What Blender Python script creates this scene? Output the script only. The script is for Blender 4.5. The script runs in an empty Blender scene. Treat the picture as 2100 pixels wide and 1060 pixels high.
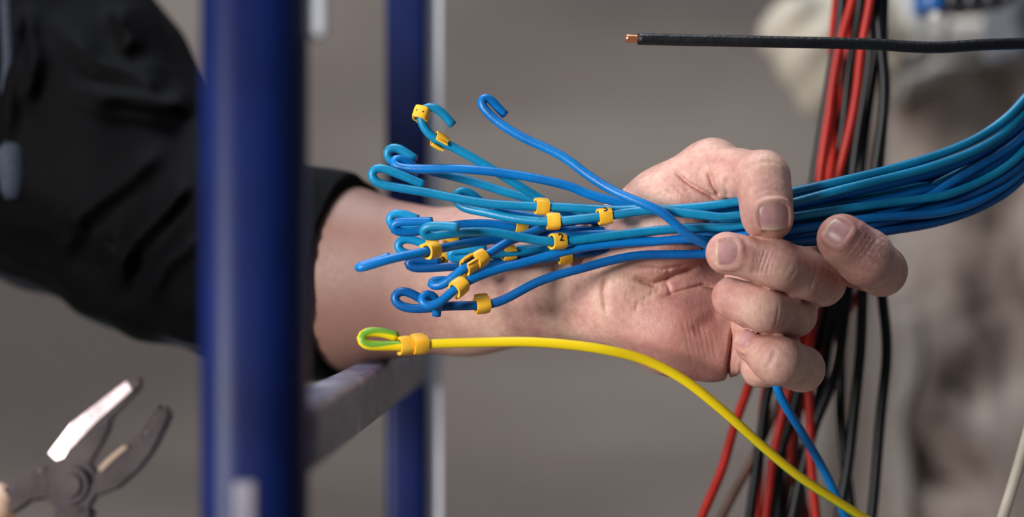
import bpy, bmesh, math, random
import numpy as np
from mathutils import Vector, Matrix

random.seed(7)
RNG = np.random.default_rng(11)
SC = bpy.context.scene
COL = SC.collection

# ------------------------------------------------------------------ camera
ZC = 1.30                      # eye height
S = 0.0002                     # metres per photo pixel at one metre
cam_d = bpy.data.cameras.new('camera')
cam = bpy.data.objects.new('camera', cam_d)
COL.objects.link(cam)
cam.location = (0, -1.0, ZC)
cam.rotation_euler = (math.radians(90), 0, 0)
cam_d.sensor_width = 36
cam_d.lens = 36 / 0.42
cam_d.clip_start = 0.02
cam_d.dof.use_dof = True
cam_d.dof.focus_distance = 0.985
cam_d.dof.aperture_fstop = 4.0
SC.camera = cam

# ------------------------------------------------------------------ light
world = bpy.data.worlds.new('world')
SC.world = world
world.use_nodes = True
bg = world.node_tree.nodes['Background']
bg.inputs[0].default_value = (0.80, 0.88, 1.0, 1)
bg.inputs[1].default_value = 0.12


def area(name, loc, target, sx, sy, power, col):
    d = bpy.data.lights.new(name, 'AREA')
    d.shape = 'RECTANGLE'
    d.size, d.size_y = sx, sy
    d.energy = power
    d.color = col
    o = bpy.data.objects.new(name, d)
    COL.objects.link(o)
    o.location = loc
    o.rotation_euler = (Vector(target) - Vector(loc)).to_track_quat('-Z', 'Y').to_euler()
    return o


area('window_light', (-1.68, -1.76, 1.66), (0.05, 0.0, 1.3), 0.45, 0.8, 84, (1.0, 0.97, 0.94))
area('skylight', (-0.25, 0.25, 2.95), (0.0, 0.1, 1.3), 0.9, 0.9, 28, (0.90, 0.95, 1.0))

SC.view_settings.view_transform = 'Standard'
SC.view_settings.look = 'None'
SC.view_settings.exposure = 0.0
SC.view_settings.gamma = 1.0
SC.view_settings.use_curve_mapping = False


# ------------------------------------------------------------------ helpers
def P(px, py, ymm):
    """photo pixel + distance behind the focal plane in mm -> world point"""
    D = 1.0 + ymm / 1000.0
    return np.array(((px - 1050) * S * D, ymm / 1000.0, ZC - (py - 530) * S * D))


def lin(r, g, b):
    f = lambda c: (c / 255 / 12.92) if c / 255 <= 0.04045 else ((c / 255 + 0.055) / 1.055) ** 2.4
    return (f(r), f(g), f(b), 1)


def new_mat(name):
    m = bpy.data.materials.new(name)
    m.use_nodes = True
    nt = m.node_tree
    return m, nt, nt.nodes['Principled BSDF']


def noise(nt, scale, detail=4, coord='Object', sx=1, sy=1, sz=1, rough=0.55):
    tc = nt.nodes.new('ShaderNodeTexCoord')
    mp = nt.nodes.new('ShaderNodeMapping')
    mp.inputs['Scale'].default_value = (sx, sy, sz)
    nt.links.new(tc.outputs[coord], mp.inputs[0])
    n = nt.nodes.new('ShaderNodeTexNoise')
    n.inputs['Scale'].default_value = scale
    n.inputs['Detail'].default_value = detail
    n.inputs['Roughness'].default_value = rough
    nt.links.new(mp.outputs[0], n.inputs['Vector'])
    return n


def ramp(nt, src, stops):
    r = nt.nodes.new('ShaderNodeValToRGB')
    el = r.color_ramp.elements
    while len(el) < len(stops):
        el.new(0.5)
    for e, (p, c) in zip(el, stops):
        e.position = p
        e.color = c
    nt.links.new(src, r.inputs[0])
    return r


def bump(nt, bsdf, src, strength, dist, prev=None):
    b = nt.nodes.new('ShaderNodeBump')
    b.inputs['Strength'].default_value = strength
    b.inputs['Distance'].default_value = dist
    nt.links.new(src, b.inputs['Height'])
    if prev is not None:
        nt.links.new(prev.outputs[0], b.inputs['Normal'])
    nt.links.new(b.outputs[0], bsdf.inputs['Normal'])
    return b


def plain(name, c1, c2, rough=0.4, scale=40, metal=0.0, bmp=0.0, bscale=None, spec=0.5, coat=0.0, sx=1, sy=1, sz=1):
    m, nt, b = new_mat(name)
    n = noise(nt, scale, sx=sx, sy=sy, sz=sz)
    r = ramp(nt, n.outputs[0], [(0.32, c1), (0.68, c2)])
    nt.links.new(r.outputs[0], b.inputs['Base Color'])
    b.inputs['Roughness'].default_value = rough
    b.inputs['Metallic'].default_value = metal
    b.inputs['Specular IOR Level'].default_value = spec
    b.inputs['Coat Weight'].default_value = coat
    if bmp:
        n2 = noise(nt, bscale or scale * 4)
        bump(nt, b, n2.outputs[0], bmp, 0.001)
    return m


MAT = {}
MAT['azure'] = plain('azure_insulation', lin(0, 98, 172), lin(0, 122, 200), 0.38, 60, spec=0.4, bmp=0.12, bscale=500)
MAT['deep'] = plain('deep_blue_insulation', lin(0, 74, 138), lin(0, 94, 166), 0.38, 60, spec=0.4, bmp=0.12, bscale=500)
MAT['teal'] = plain('teal_blue_insulation', lin(0, 116, 160), lin(14, 140, 188), 0.38, 60, spec=0.4, bmp=0.12, bscale=500)
MAT['sky'] = plain('light_blue_insulation', lin(6, 134, 192), lin(30, 160, 216), 0.36, 60, spec=0.4, bmp=0.12, bscale=500)
MAT['copper'] = plain('copper', lin(206, 120, 84), lin(232, 160, 122), 0.32, 400, metal=0.9)
MAT['marker'] = plain('yellow_marker_plastic', lin(248, 176, 30), lin(255, 202, 66), 0.42, 200)
MAT['print'] = plain('black_print', lin(20, 18, 16), lin(30, 28, 24), 0.6, 300)
MAT['red'] = plain('red_insulation', lin(146, 24, 17), lin(176, 40, 29), 0.45, 60, spec=0.3)
MAT['black'] = plain('black_insulation', lin(9, 9, 12), lin(20, 19, 23), 0.42, 60, spec=0.3)
MAT['brown'] = plain('brown_insulation', lin(70, 44, 36), lin(92, 60, 48), 0.45, 60)
MAT['cream'] = plain('cream_insulation', lin(196, 186, 168), lin(216, 206, 190), 0.5, 60)
MAT['blackcable'] = plain('black_cable_sheath', lin(9, 10, 13), lin(28, 30, 34), 0.42, 90, spec=0.3, bmp=0.4, bscale=350, sx=0.3)
MAT['bluepaint'] = plain('blue_paint', lin(0, 15, 62), lin(2, 22, 78), 0.46, 30, bmp=0.05, bscale=120, spec=0.22)
MAT['palestrip'] = plain('pale_strip', lin(214, 216, 228), lin(232, 234, 242), 0.4, 30, sz=0.3)
MAT['jaw'] = plain('plier_steel', lin(112, 100, 102), lin(150, 136, 138), 0.27, 60, metal=0.85, bmp=0.05, bscale=300)
MAT['edge'] = plain('cutting_edge_steel', lin(176, 152, 134), lin(200, 176, 156), 0.4, 60, metal=0.4)  # lighter, warmer than the jaw: light on the inner edge put into the colour
MAT['grip'] = plain('beige_grip', lin(214, 178, 154), lin(230, 196, 172), 0.55, 60)
MAT['nail'] = None
MAT['cloth'] = None
MAT['foam'] = plain('expanding_foam', lin(160, 151, 136), lin(188, 180, 166), 0.75, 25, bmp=0.5, bscale=80)
MAT['whitefoam'] = plain('white_foam', lin(150, 150, 150), lin(174, 174, 174), 0.75, 25, bmp=0.5, bscale=80)
MAT['darkplastic'] = plain('dark_module_plastic', lin(24, 26, 34), lin(44, 46, 56), 0.45, 40)
MAT['blueplastic'] = plain('blue_terminal_plastic', lin(16, 80, 150), lin(26, 98, 172), 0.4, 40)
MAT['greyplastic'] = plain('grey_box_plastic', lin(84, 88, 98), lin(104, 108, 116), 0.5, 20)
MAT['whiteplastic'] = plain('white_plastic', lin(222, 222, 220), lin(236, 236, 234), 0.45, 20)
MAT['cord'] = plain('grey_blue_cord', lin(24, 29, 40), lin(52, 60, 78), 0.8, 900)


def wall_mat():
    m, nt, b = new_mat('rough_plaster_wall')
    n = noise(nt, 1.4, 5, sx=0.55, sz=2.6, rough=0.5)
    r = ramp(nt, n.outputs[0], [(0.32, lin(98, 90, 88)), (0.5, lin(130, 120, 115)), (0.68, lin(156, 147, 140))])
    nt.links.new(r.outputs[0], b.inputs['Base Color'])
    b.inputs['Roughness'].default_value = 0.9
    n2 = noise(nt, 60, 6)
    bump(nt, b, n2.outputs[0], 0.6, 0.004)
    return m


def pillar_mat():
    m, nt, b = new_mat('stained_concrete')
    n = noise(nt, 11, 6, sx=1.5, sz=0.7, rough=0.66)
    r = ramp(nt, n.outputs[0], [(0.36, lin(88, 74, 68)), (0.44, lin(150, 134, 126)), (0.58, lin(182, 168, 160)), (0.8, lin(206, 196, 188))])
    nt.links.new(r.outputs[0], b.inputs['Base Color'])
    b.inputs['Roughness'].default_value = 0.9
    n2 = noise(nt, 70, 6)
    bump(nt, b, n2.outputs[0], 0.7, 0.004)
    return m


def skin_mat():
    m, nt, b = new_mat('skin')
    n = noise(nt, 55, 4, rough=0.6)
    r = ramp(nt, n.outputs[0], [(0.30, lin(190, 138, 128)), (0.50, lin(216, 168, 154)), (0.70, lin(230, 192, 172))])
    n3 = noise(nt, 420, 3)
    r3 = ramp(nt, n3.outputs[0], [(0.35, (0.86, 0.80, 0.78, 1)), (0.6, (1, 1, 1, 1))])
    mix = nt.nodes.new('ShaderNodeMix')
    mix.data_type = 'RGBA'
    mix.blend_type = 'MULTIPLY'
    mix.inputs[0].default_value = 0.8
    nt.links.new(r.outputs[0], mix.inputs[6])
    nt.links.new(r3.outputs[0], mix.inputs[7])
    # flushed joints and fingertips (vertex attribute painted where skin is redder; on the palm it also carries shade)
    at = nt.nodes.new('ShaderNodeAttribute')
    at.attribute_name = 'flush'
    mix2 = nt.nodes.new('ShaderNodeMix')
    mix2.data_type = 'RGBA'
    nt.links.new(at.outputs['Fac'], mix2.inputs[0])
    nt.links.new(mix.outputs[2], mix2.inputs[6])
    mix2.inputs[7].default_value = lin(158, 88, 86)
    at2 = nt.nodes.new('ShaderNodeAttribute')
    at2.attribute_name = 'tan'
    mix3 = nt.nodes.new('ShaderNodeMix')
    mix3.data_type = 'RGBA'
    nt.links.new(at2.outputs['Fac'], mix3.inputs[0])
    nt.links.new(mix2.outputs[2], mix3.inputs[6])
    mix3.inputs[7].default_value = lin(128, 92, 82)  # brown mixed in for the shade on the forearm
    at3 = nt.nodes.new('ShaderNodeAttribute')
    at3.attribute_name = 'dry'
    n5 = noise(nt, 900, 5, rough=0.7)
    r5 = ramp(nt, n5.outputs[0], [(0.48, (0, 0, 0, 1)), (0.62, (1, 1, 1, 1))])
    ml = nt.nodes.new('ShaderNodeMath')
    ml.operation = 'MULTIPLY'
    nt.links.new(at3.outputs['Fac'], ml.inputs[0])
    nt.links.new(r5.outputs[0], ml.inputs[1])
    mix4 = nt.nodes.new('ShaderNodeMix')
    mix4.data_type = 'RGBA'
    nt.links.new(ml.outputs[0], mix4.inputs[0])
    nt.links.new(mix3.outputs[2], mix4.inputs[6])
    mix4.inputs[7].default_value = lin(224, 206, 200)
    nt.links.new(mix4.outputs[2], b.inputs['Base Color'])
    b.inputs['Roughness'].default_value = 0.48
    b.inputs['Subsurface Weight'].default_value = 0.12
    b.inputs['Subsurface Radius'].default_value = (1.0, 0.4, 0.25)
    b.inputs['Subsurface Scale'].default_value = 0.004
    tc = nt.nodes.new('ShaderNodeTexCoord')
    v = nt.nodes.new('ShaderNodeTexVoronoi')
    v.feature = 'DISTANCE_TO_EDGE'
    v.inputs['Scale'].default_value = 1500
    nz = noise(nt, 260, 3)
    mx = nt.nodes.new('ShaderNodeMix')
    mx.data_type = 'RGBA'
    mx.inputs[0].default_value = 0.004
    nt.links.new(tc.outputs['Object'], mx.inputs[6])
    nt.links.new(nz.outputs[1], mx.inputs[7])
    nt.links.new(mx.outputs[2], v.inputs['Vector'])
    b1 = bump(nt, b, v.outputs['Distance'], 0.28, 0.0005)
    n4 = noise(nt, 300, 8, rough=0.62, sx=1.8, sz=0.7)
    bump(nt, b, n4.outputs[0], 0.28, 0.0010, b1)
    return m


def nail_mat():
    m, nt, b = new_mat('fingernail')
    n = noise(nt, 160, 4)
    r = ramp(nt, n.outputs[0], [(0.3, lin(172, 124, 126)), (0.7, lin(204, 156, 154))])
    uv = nt.nodes.new('ShaderNodeUVMap')
    uv.uv_map = 'UVMap'
    sep = nt.nodes.new('ShaderNodeSeparateXYZ')
    nt.links.new(uv.outputs[0], sep.inputs[0])
    edge = ramp(nt, sep.outputs[1], [(0.0, (0.25, 0.25, 0.25, 1)), (0.12, (0, 0, 0, 1)), (0.88, (0, 0, 0, 1)), (0.93, (0.85, 0.85, 0.85, 1))])
    mx = nt.nodes.new('ShaderNodeMix')
    mx.data_type = 'RGBA'
    nt.links.new(edge.outputs[0], mx.inputs[0])
    nt.links.new(r.outputs[0], mx.inputs[6])
    mx.inputs[7].default_value = lin(206, 182, 150)
    nt.links.new(mx.outputs[2], b.inputs['Base Color'])
    b.inputs['Roughness'].default_value = 0.3
    b.inputs['Subsurface Weight'].default_value = 0.1
    b.inputs['Subsurface Scale'].default_value = 0.002
    n2 = noise(nt, 500, 3, sx=1.5)
    bump(nt, b, n2.outputs[0], 0.2, 0.0004)
    return m


def cloth_mat():
    m, nt, b = new_mat('black_jacket_cloth')
    n = noise(nt, 30, 4)
    r = ramp(nt, n.outputs[0], [(0.3, lin(1, 1, 2)), (0.7, lin(5, 5, 8))])
    nt.links.new(r.outputs[0], b.inputs['Base Color'])
    b.inputs['Roughness'].default_value = 0.72
    b.inputs['Specular IOR Level'].default_value = 0.07
    b.inputs['Sheen Weight'].default_value = 0.05
    b.inputs['Sheen Roughness'].default_value = 0.2
    b.inputs['Sheen Tint'].default_value = (0.65, 0.78, 1.0, 1)
    n2 = noise(nt, 900, 3)
    bump(nt, b, n2.outputs[0], 0.3, 0.001)
    return m


def yellowgreen_mat():
    m, nt, b = new_mat('green_yellow_insulation')
    uv = nt.nodes.new('ShaderNodeUVMap')
    uv.uv_map = 'UVMap'
    sep = nt.nodes.new('ShaderNodeSeparateXYZ')
    nt.links.new(uv.outputs[0], sep.inputs[0])
    r = ramp(nt, sep.outputs[0], [(0.0, lin(236, 206, 14)), (0.36, lin(244, 214, 20)), (0.40, lin(124, 172, 44)), (0.60, lin(104, 158, 50)), (0.64, lin(240, 208, 16))])
    nt.links.new(r.outputs[0], b.inputs['Base Color'])
    b.inputs['Roughness'].default_value = 0.38
    return m


MAT['wall'] = wall_mat()
MAT['pillar'] = pillar_mat()
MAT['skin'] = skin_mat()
MAT['nail'] = nail_mat()
MAT['cloth'] = cloth_mat()
MAT['yg'] = yellowgreen_mat()
MAT['floor'] = plain('concrete_floor', lin(112, 106, 100), lin(140, 132, 126), 0.85, 3, bmp=0.3, bscale=60)
MAT['lightplaster'] = plain('light_plaster', lin(206, 196, 186), lin(226, 218, 210), 0.9, 12, bmp=0.6, bscale=60)


def mesh_obj(name, verts, faces, mat, parent=None, smooth=True):
    me = bpy.data.meshes.new(name)
    me.from_pydata([tuple(map(float, v)) for v in verts], [], [tuple(map(int, f)) for f in faces])
    if smooth:
        me.polygons.foreach_set('use_smooth', [True] * len(me.polygons))
    me.materials.append(mat)
    me.update()
    o = bpy.data.objects.new(name, me)
    COL.objects.link(o)
    if parent is not None:
        o.parent = parent
        o.matrix_parent_inverse = parent.matrix_world.inverted() if parent.type == 'EMPTY' else Matrix()
    return o


def fast_mesh(name, V, Q, mat, parent=None):
    """numpy verts + quads -> object"""
    me = bpy.data.meshes.new(name)
    me.vertices.add(len(V))
    me.vertices.foreach_set('co', np.ascontiguousarray(V, dtype=np.float32).ravel())
    me.loops.add(len(Q) * 4)
    me.polygons.add(len(Q))
    me.loops.foreach_set('vertex_index', np.ascontiguousarray(Q, dtype=np.int32).ravel())
    me.polygons.foreach_set('loop_start', np.arange(0, len(Q) * 4, 4, dtype=np.int32))
    me.polygons.foreach_set('use_smooth', np.ones(len(Q), dtype=bool))
    me.update(calc_edges=True)
    me.validate()
    me.materials.append(mat)
    o = bpy.data.objects.new(name, me)
    COL.objects.link(o)
    if parent is not None:
        o.parent = parent
    return o


def bm_obj(name, bm, mat, parent=None, smooth=False):
    me = bpy.data.meshes.new(name)
    bmesh.ops.recalc_face_normals(bm, faces=bm.faces)
    bm.to_mesh(me)
    bm.free()
    me.materials.append(mat)
    if smooth:
        me.polygons.foreach_set('use_smooth', [True] * len(me.polygons))
    o = bpy.data.objects.new(name, me)
    COL.objects.link(o)
    if parent is not None:
        o.parent = parent
    return o


def box_bm(lo, hi, bev=0.0, seg=2):
    bm = bmesh.new()
    bmesh.ops.create_cube(bm, size=1)
    for v in bm.verts:
        v.co = [lo[i] + (v.co[i] + 0.5) * (hi[i] - lo[i]) for i in range(3)]
    if bev:
        bmesh.ops.bevel(bm, geom=bm.edges[:], offset=bev, segments=seg, profile=0.5, affect='EDGES')
    return bm


def tag(o, label, cat, group=None, kind=None):
    o['label'] = label
    if cat:
        o['category'] = cat
    if group:
        o['group'] = group
    if kind:
        o['kind'] = kind
    return o


def empty(name, loc):
    o = bpy.data.objects.new(name, None)
    COL.objects.link(o)
    o.location = loc
    o.empty_display_size = 0.02
    bpy.context.view_layer.update()
    return o


def reparent(o, root):
    o.parent = root
    o.matrix_parent_inverse = root.matrix_world.inverted()
    return o


def catmull(pts, step=0.0015):
    pts = np.asarray(pts, float)
    n = len(pts)
    p = np.vstack([2 * pts[0] - pts[1], pts, 2 * pts[-1] - pts[-2]])
    out = []
    for i in range(n - 1):
        p0, p1, p2, p3 = p[i], p[i + 1], p[i + 2], p[i + 3]
        # centripetal
        def tj(a, b):
            return max(np.linalg.norm(b - a), 1e-6) ** 0.5
        t0 = 0.0
        t1 = t0 + tj(p0, p1)
        t2 = t1 + tj(p1, p2)
        t3 = t2 + tj(p2, p3)
        k = max(2, int(np.linalg.norm(p2 - p1) / step))
        t = np.linspace(t1, t2, k, endpoint=False)[:, None]
        A1 = (t1 - t) / (t1 - t0) * p0 + (t - t0) / (t1 - t0) * p1
        A2 = (t2 - t) / (t2 - t1) * p1 + (t - t1) / (t2 - t1) * p2
        A3 = (t3 - t) / (t3 - t2) * p2 + (t - t2) / (t3 - t2) * p3
        B1 = (t2 - t) / (t2 - t0) * A1 + (t - t0) / (t2 - t0) * A2
        B2 = (t3 - t) / (t3 - t1) * A2 + (t - t1) / (t3 - t1) * A3
        out.append((t2 - t) / (t2 - t1) * B1 + (t - t1) / (t2 - t1) * B2)
    out.append(pts[-1:])
    return np.vstack(out)


def resample(path, step):
    d = np.r_[0, np.cumsum(np.linalg.norm(np.diff(path, axis=0), axis=1))]
    n = max(3, int(d[-1] / step) + 1)
    t = np.linspace(0, d[-1], n)
    return np.stack([np.interp(t, d, path[:, i]) for i in range(3)], 1)


def smooth_path(p, it=1):
    for _ in range(it):
        q = p.copy()
        q[1:-1] = 0.25 * p[:-2] + 0.5 * p[1:-1] + 0.25 * p[2:]
        p = q
    return p


def frames(path):
    T = np.gradient(path, axis=0)
    T /= np.linalg.norm(T, axis=1)[:, None]
    n = np.array((0, -1.0, 0)) - T[0] * np.dot((0, -1.0, 0), T[0])
    if np.linalg.norm(n) < 0.1:
        n = np.array((0, 0, 1.0)) - T[0] * T[0][2]
    n /= np.linalg.norm(n)
    N = [n]
    for i in range(1, len(path)):
        n = N[-1] - T[i] * np.dot(N[-1], T[i])
        n /= np.linalg.norm(n)
        N.append(n)
    N = np.array(N)
    return T, N, np.cross(T, N)


def tube(name, path, r, mat, parent=None, sides=14, uvs=False, twist=0.0, rv=None):
    T, N, B = frames(path)
    n = len(path)
    rr = np.full(n, r) if rv is None else rv
    a = np.linspace(0, 2 * math.pi, sides, endpoint=False)
    V = path[:, None, :] + rr[:, None, None] * (np.cos(a)[None, :, None] * N[:, None, :] + np.sin(a)[None, :, None] * B[:, None, :])
    V = V.reshape(-1, 3)
    faces = []
    for i in range(n - 1):
        for j in range(sides):
            k = (j + 1) % sides
            faces.append((i * sides + j, i * sides + k, (i + 1) * sides + k, (i + 1) * sides + j))
    faces.append(tuple(range(sides - 1, -1, -1)))
    faces.append(tuple((n - 1) * sides + j for j in range(sides)))
    o = mesh_obj(name, V, faces, mat, parent)
    me = o.data
    me.polygons[len(faces) - 1].use_smooth = False
    me.polygons[len(faces) - 2].use_smooth = False
    if uvs:
        uv = me.uv_layers.new(name='UVMap')
        dat = np.zeros((len(me.loops), 2), np.float32)
        li = 0
        for fi, f in enumerate(faces):
            if fi < len(faces) - 2:
                i, j = divmod(fi, sides)
                u0 = j / sides
                u1 = (j + 1) / sides
                sh = float(np.interp(i / n, [0, .07, .12, .3, .6, 1], [.35, .5, .70, .92, 1.14, 1.28]))
                for q, (u, v) in enumerate(((u0, i), (u1, i), (u1, i + 1), (u0, i + 1))):
                    dat[li + q] = ((u + sh), v / n)
                # keep inside 0..1
                dat[li:li + 4, 0] -= math.floor((u0 + sh))
                li += 4
            else:
                li += len(f)
        uv.data.foreach_set('uv', dat.ravel())
    return o


# ------------------------------------------------------------------ implicit surfaces
class Field:
    def __init__(self, lo, hi, h):
        self.lo, self.h = np.array(lo, float), h
        self.n = np.ceil((np.array(hi) - lo) / h).astype(int) + 1
        self.d = np.full(self.n, 0.03, np.float32)
        self.ax = [(self.lo[i] + np.arange(self.n[i]) * h).astype(np.float32) for i in range(3)]

    def win(self, lo, hi):
        a = np.clip(np.floor((lo - self.lo) / self.h).astype(int), 0, self.n)
        b = np.clip(np.ceil((hi - self.lo) / self.h).astype(int) + 1, 0, self.n)
        sl = tuple(slice(a[i], b[i]) for i in range(3))
        X = self.ax[0][sl[0]][:, None, None]
        Y = self.ax[1][sl[1]][None, :, None]
        Z = self.ax[2][sl[2]][None, None, :]
        return sl, X, Y, Z

    @staticmethod
    def smin(a, b, k):
        if k <= 0:
            return np.minimum(a, b)
        h = np.maximum(k - np.abs(a - b), 0) / k
        return np.minimum(a, b) - h * h * k * 0.25

    def cap(self, a, b, ra, rb, k=0.004, sub=False, flat=None):
        """tapered capsule; flat=(axis vector, factor) squeezes it along an axis"""
        a, b = np.asarray(a, float), np.asarray(b, float)
        m = max(ra, rb) + k + 0.006
        sl, X, Y, Z = self.win(np.minimum(a, b) - m, np.maximum(a, b) + m)
        ab = b - a
        L2 = max(float(ab @ ab), 1e-12)
        t = np.clip(((X - a[0]) * ab[0] + (Y - a[1]) * ab[1] + (Z - a[2]) * ab[2]) / L2, 0, 1)
        dx = X - (a[0] + t * ab[0])
        dy = Y - (a[1] + t * ab[1])
        dz = Z - (a[2] + t * ab[2])
        q = dx * dx + dy * dy + dz * dz
        if flat is not None:
            ax, f = np.asarray(flat[0], float), flat[1]
            ax = ax / np.linalg.norm(ax)
            c = dx * ax[0] + dy * ax[1] + dz * ax[2]
            q = q + (f * f - 1) * c * c
        d = np.sqrt(q) - (ra + t * (rb - ra))
        if sub:
            self.d[sl] = -self.smin(-self.d[sl], d, k)
        else:
            self.d[sl] = self.smin(self.d[sl], d, k)

    def chain(self, pts, rs, k=0.004, **kw):
        for i in range(len(pts) - 1):
            self.cap(pts[i], pts[i + 1], rs[i], rs[i + 1], k, **kw)

    def merge(self, other_d, k):
        self.d = self.smin(self.d, other_d, k).astype(np.float32)

    def stroke(self, px, depth, w, y0, y1, lo_pad=20):
        """carve (depth>0) or raise a line drawn on the camera-facing side, between depths y0..y1 in mm"""
        px = np.asarray(px, float)
        pad = lo_pad + w * 3
        c = np.array([P(px[:, 0].min() - pad, px[:, 1].max() + pad, y0), P(px[:, 0].max() + pad, px[:, 1].min() - pad, y0),
                      P(px[:, 0].min() - pad, px[:, 1].max() + pad, y1), P(px[:, 0].max() + pad, px[:, 1].min() - pad, y1)])
        sl, X, Y, Z = self.win(c.min(0), c.max(0))
        D = (1 + Y) * S
        U = X / D + 1050
        W = 530 - (Z - ZC) / D
        best = None
        for i in range(len(px) - 1):
            a, b = px[i], px[i + 1]
            ab = b - a
            t = np.clip(((U - a[0]) * ab[0] + (W - a[1]) * ab[1]) / (ab @ ab), 0, 1)
            d2 = (U - a[0] - t * ab[0]) ** 2 + (W - a[1] - t * ab[1]) ** 2
            # fade at the ends of the line
            s = (i + t) / (len(px) - 1)
            fade = np.clip(np.minimum(s, 1 - s) * 5, 0.15, 1)
            g = fade * np.exp(-d2 / (w * w))
            best = g if best is None else np.maximum(best, g)
        m = np.clip((Y * 1000 - y0) / 2, 0, 1) * np.clip((y1 - Y * 1000) / 2, 0, 1)
        self.d[sl] += (depth * best * m).astype(np.float32)

    def val(self, p):
        i = np.clip(((p - self.lo) / self.h), 0, self.n - 2)
        i0 = i.astype(int)
        f = i - i0
        v = 0
        for dx in (0, 1):
            for dy in (0, 1):
                for dz in (0, 1):
                    w = (f[0] if dx else 1 - f[0]) * (f[1] if dy else 1 - f[1]) * (f[2] if dz else 1 - f[2])
                    v += w * self.d[i0[0] + dx, i0[1] + dy, i0[2] + dz]
        return v

    def surf(self, p, n, far=0.03):
        """last inside point on the way out from p along n"""
        n = n / np.linalg.norm(n)
        for s in np.arange(0, far, 0.0002):
            if self.val(p + n * s) > 0:
                return p + n * s
        return p + n * 0.01

    def mesh(self, relax=2):
        d = self.d
        ins = d < 0
        nx, ny, nz = d.shape
        c = np.zeros((nx - 1, ny - 1, nz - 1), np.uint8)
        for i in (0, 1):
            for j in (0, 1):
                for k in (0, 1):
                    c += ins[i:nx - 1 + i, j:ny - 1 + j, k:nz - 1 + k]
        act = (c > 0) & (c < 8)
        I = np.argwhere(act)
        idx = np.full(act.shape, -1, np.int32)
        idx[act] = np.arange(len(I))
        corners = [(i, j, k) for i in (0, 1) for j in (0, 1) for k in (0, 1)]
        vals = {q: d[I[:, 0] + q[0], I[:, 1] + q[1], I[:, 2] + q[2]] for q in corners}
        acc = np.zeros((len(I), 3))
        cnt = np.zeros(len(I))
        for q in corners:
            for axis in range(3):
                if q[axis] == 0:
                    q2 = list(q)
                    q2[axis] = 1
                    q2 = tuple(q2)
                    va, vb = vals[q], vals[q2]
                    m = (va < 0) != (vb < 0)
                    t = np.where(m, va / np.where(m, va - vb, 1), 0)
                    pt = np.array(q, float)[None, :].repeat(len(I), 0)
                    pt[:, axis] += t
                    acc[m] += pt[m]
                    cnt[m] += 1
        V = self.lo + (I + acc / cnt[:, None]) * self.h
        quads = []
        for axis in range(3):
            o1, o2 = [(1, 2), (2, 0), (0, 1)][axis]
            a = [slice(None)] * 3
            b = [slice(None)] * 3
            a[axis] = slice(0, -1)
            b[axis] = slice(1, None)
            A, Bm = ins[tuple(a)], ins[tuple(b)]
            E = np.argwhere(A != Bm)
            ok = (E[:, o1] > 0) & (E[:, o2] > 0) & (E[:, o1] < d.shape[o1] - 1) & (E[:, o2] < d.shape[o2] - 1)
            E = E[ok]
            flip = A[E[:, 0], E[:, 1], E[:, 2]]
            def cell(u, v):
                e = E.copy()
                e[:, o1] += u
                e[:, o2] += v
                return idx[e[:, 0], e[:, 1], e[:, 2]]
            q = np.stack([cell(-1, -1), cell(0, -1), cell(0, 0), cell(-1, 0)], 1)
            q[~flip] = q[~flip][:, ::-1]
            quads.append(q)
        Q = np.vstack(quads)
        for _ in range(relax):
            acc = np.zeros_like(V)
            cnt = np.zeros(len(V))
            for s in range(4):
                i, j = Q[:, s], Q[:, (s + 1) % 4]
                for x in range(3):
                    acc[:, x] += np.bincount(i, V[j, x], len(V)) + np.bincount(j, V[i, x], len(V))
                cnt += np.bincount(i, minlength=len(V)) + np.bincount(j, minlength=len(V))
            V = 0.5 * V + 0.5 * acc / np.maximum(cnt, 1)[:, None]
        return V, Q


def vnoise(x, z, seed=0, octaves=4):
    """cheap smooth value noise on arrays"""
    r = np.random.default_rng(seed)
    out = np.zeros(np.broadcast(x, z).shape)
    amp = 1.0
    f = 1.0
    for _ in range(octaves):
        for _k in range(3):
            a = r.uniform(0, 2 * math.pi)
            out = out + amp * np.sin(f * (x * math.cos(a) + z * math.sin(a)) + r.uniform(0, 6.28)) / 3
        amp *= 0.55
        f *= 2.1
    return out


# ------------------------------------------------------------------ the setting
o = bm_obj('wall_back', box_bm((-3.0, 2.05, 0), (3.0, 2.25, 3.0)), MAT['wall'])
tag(o, 'blurred grey brown plaster wall behind everything', None, kind='structure')
o = bm_obj('floor', box_bm((-3.0, -3.0, -0.1), (3.0, 2.25, 0)), MAT['floor'])
tag(o, 'bare concrete floor', None, kind='structure')


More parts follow.
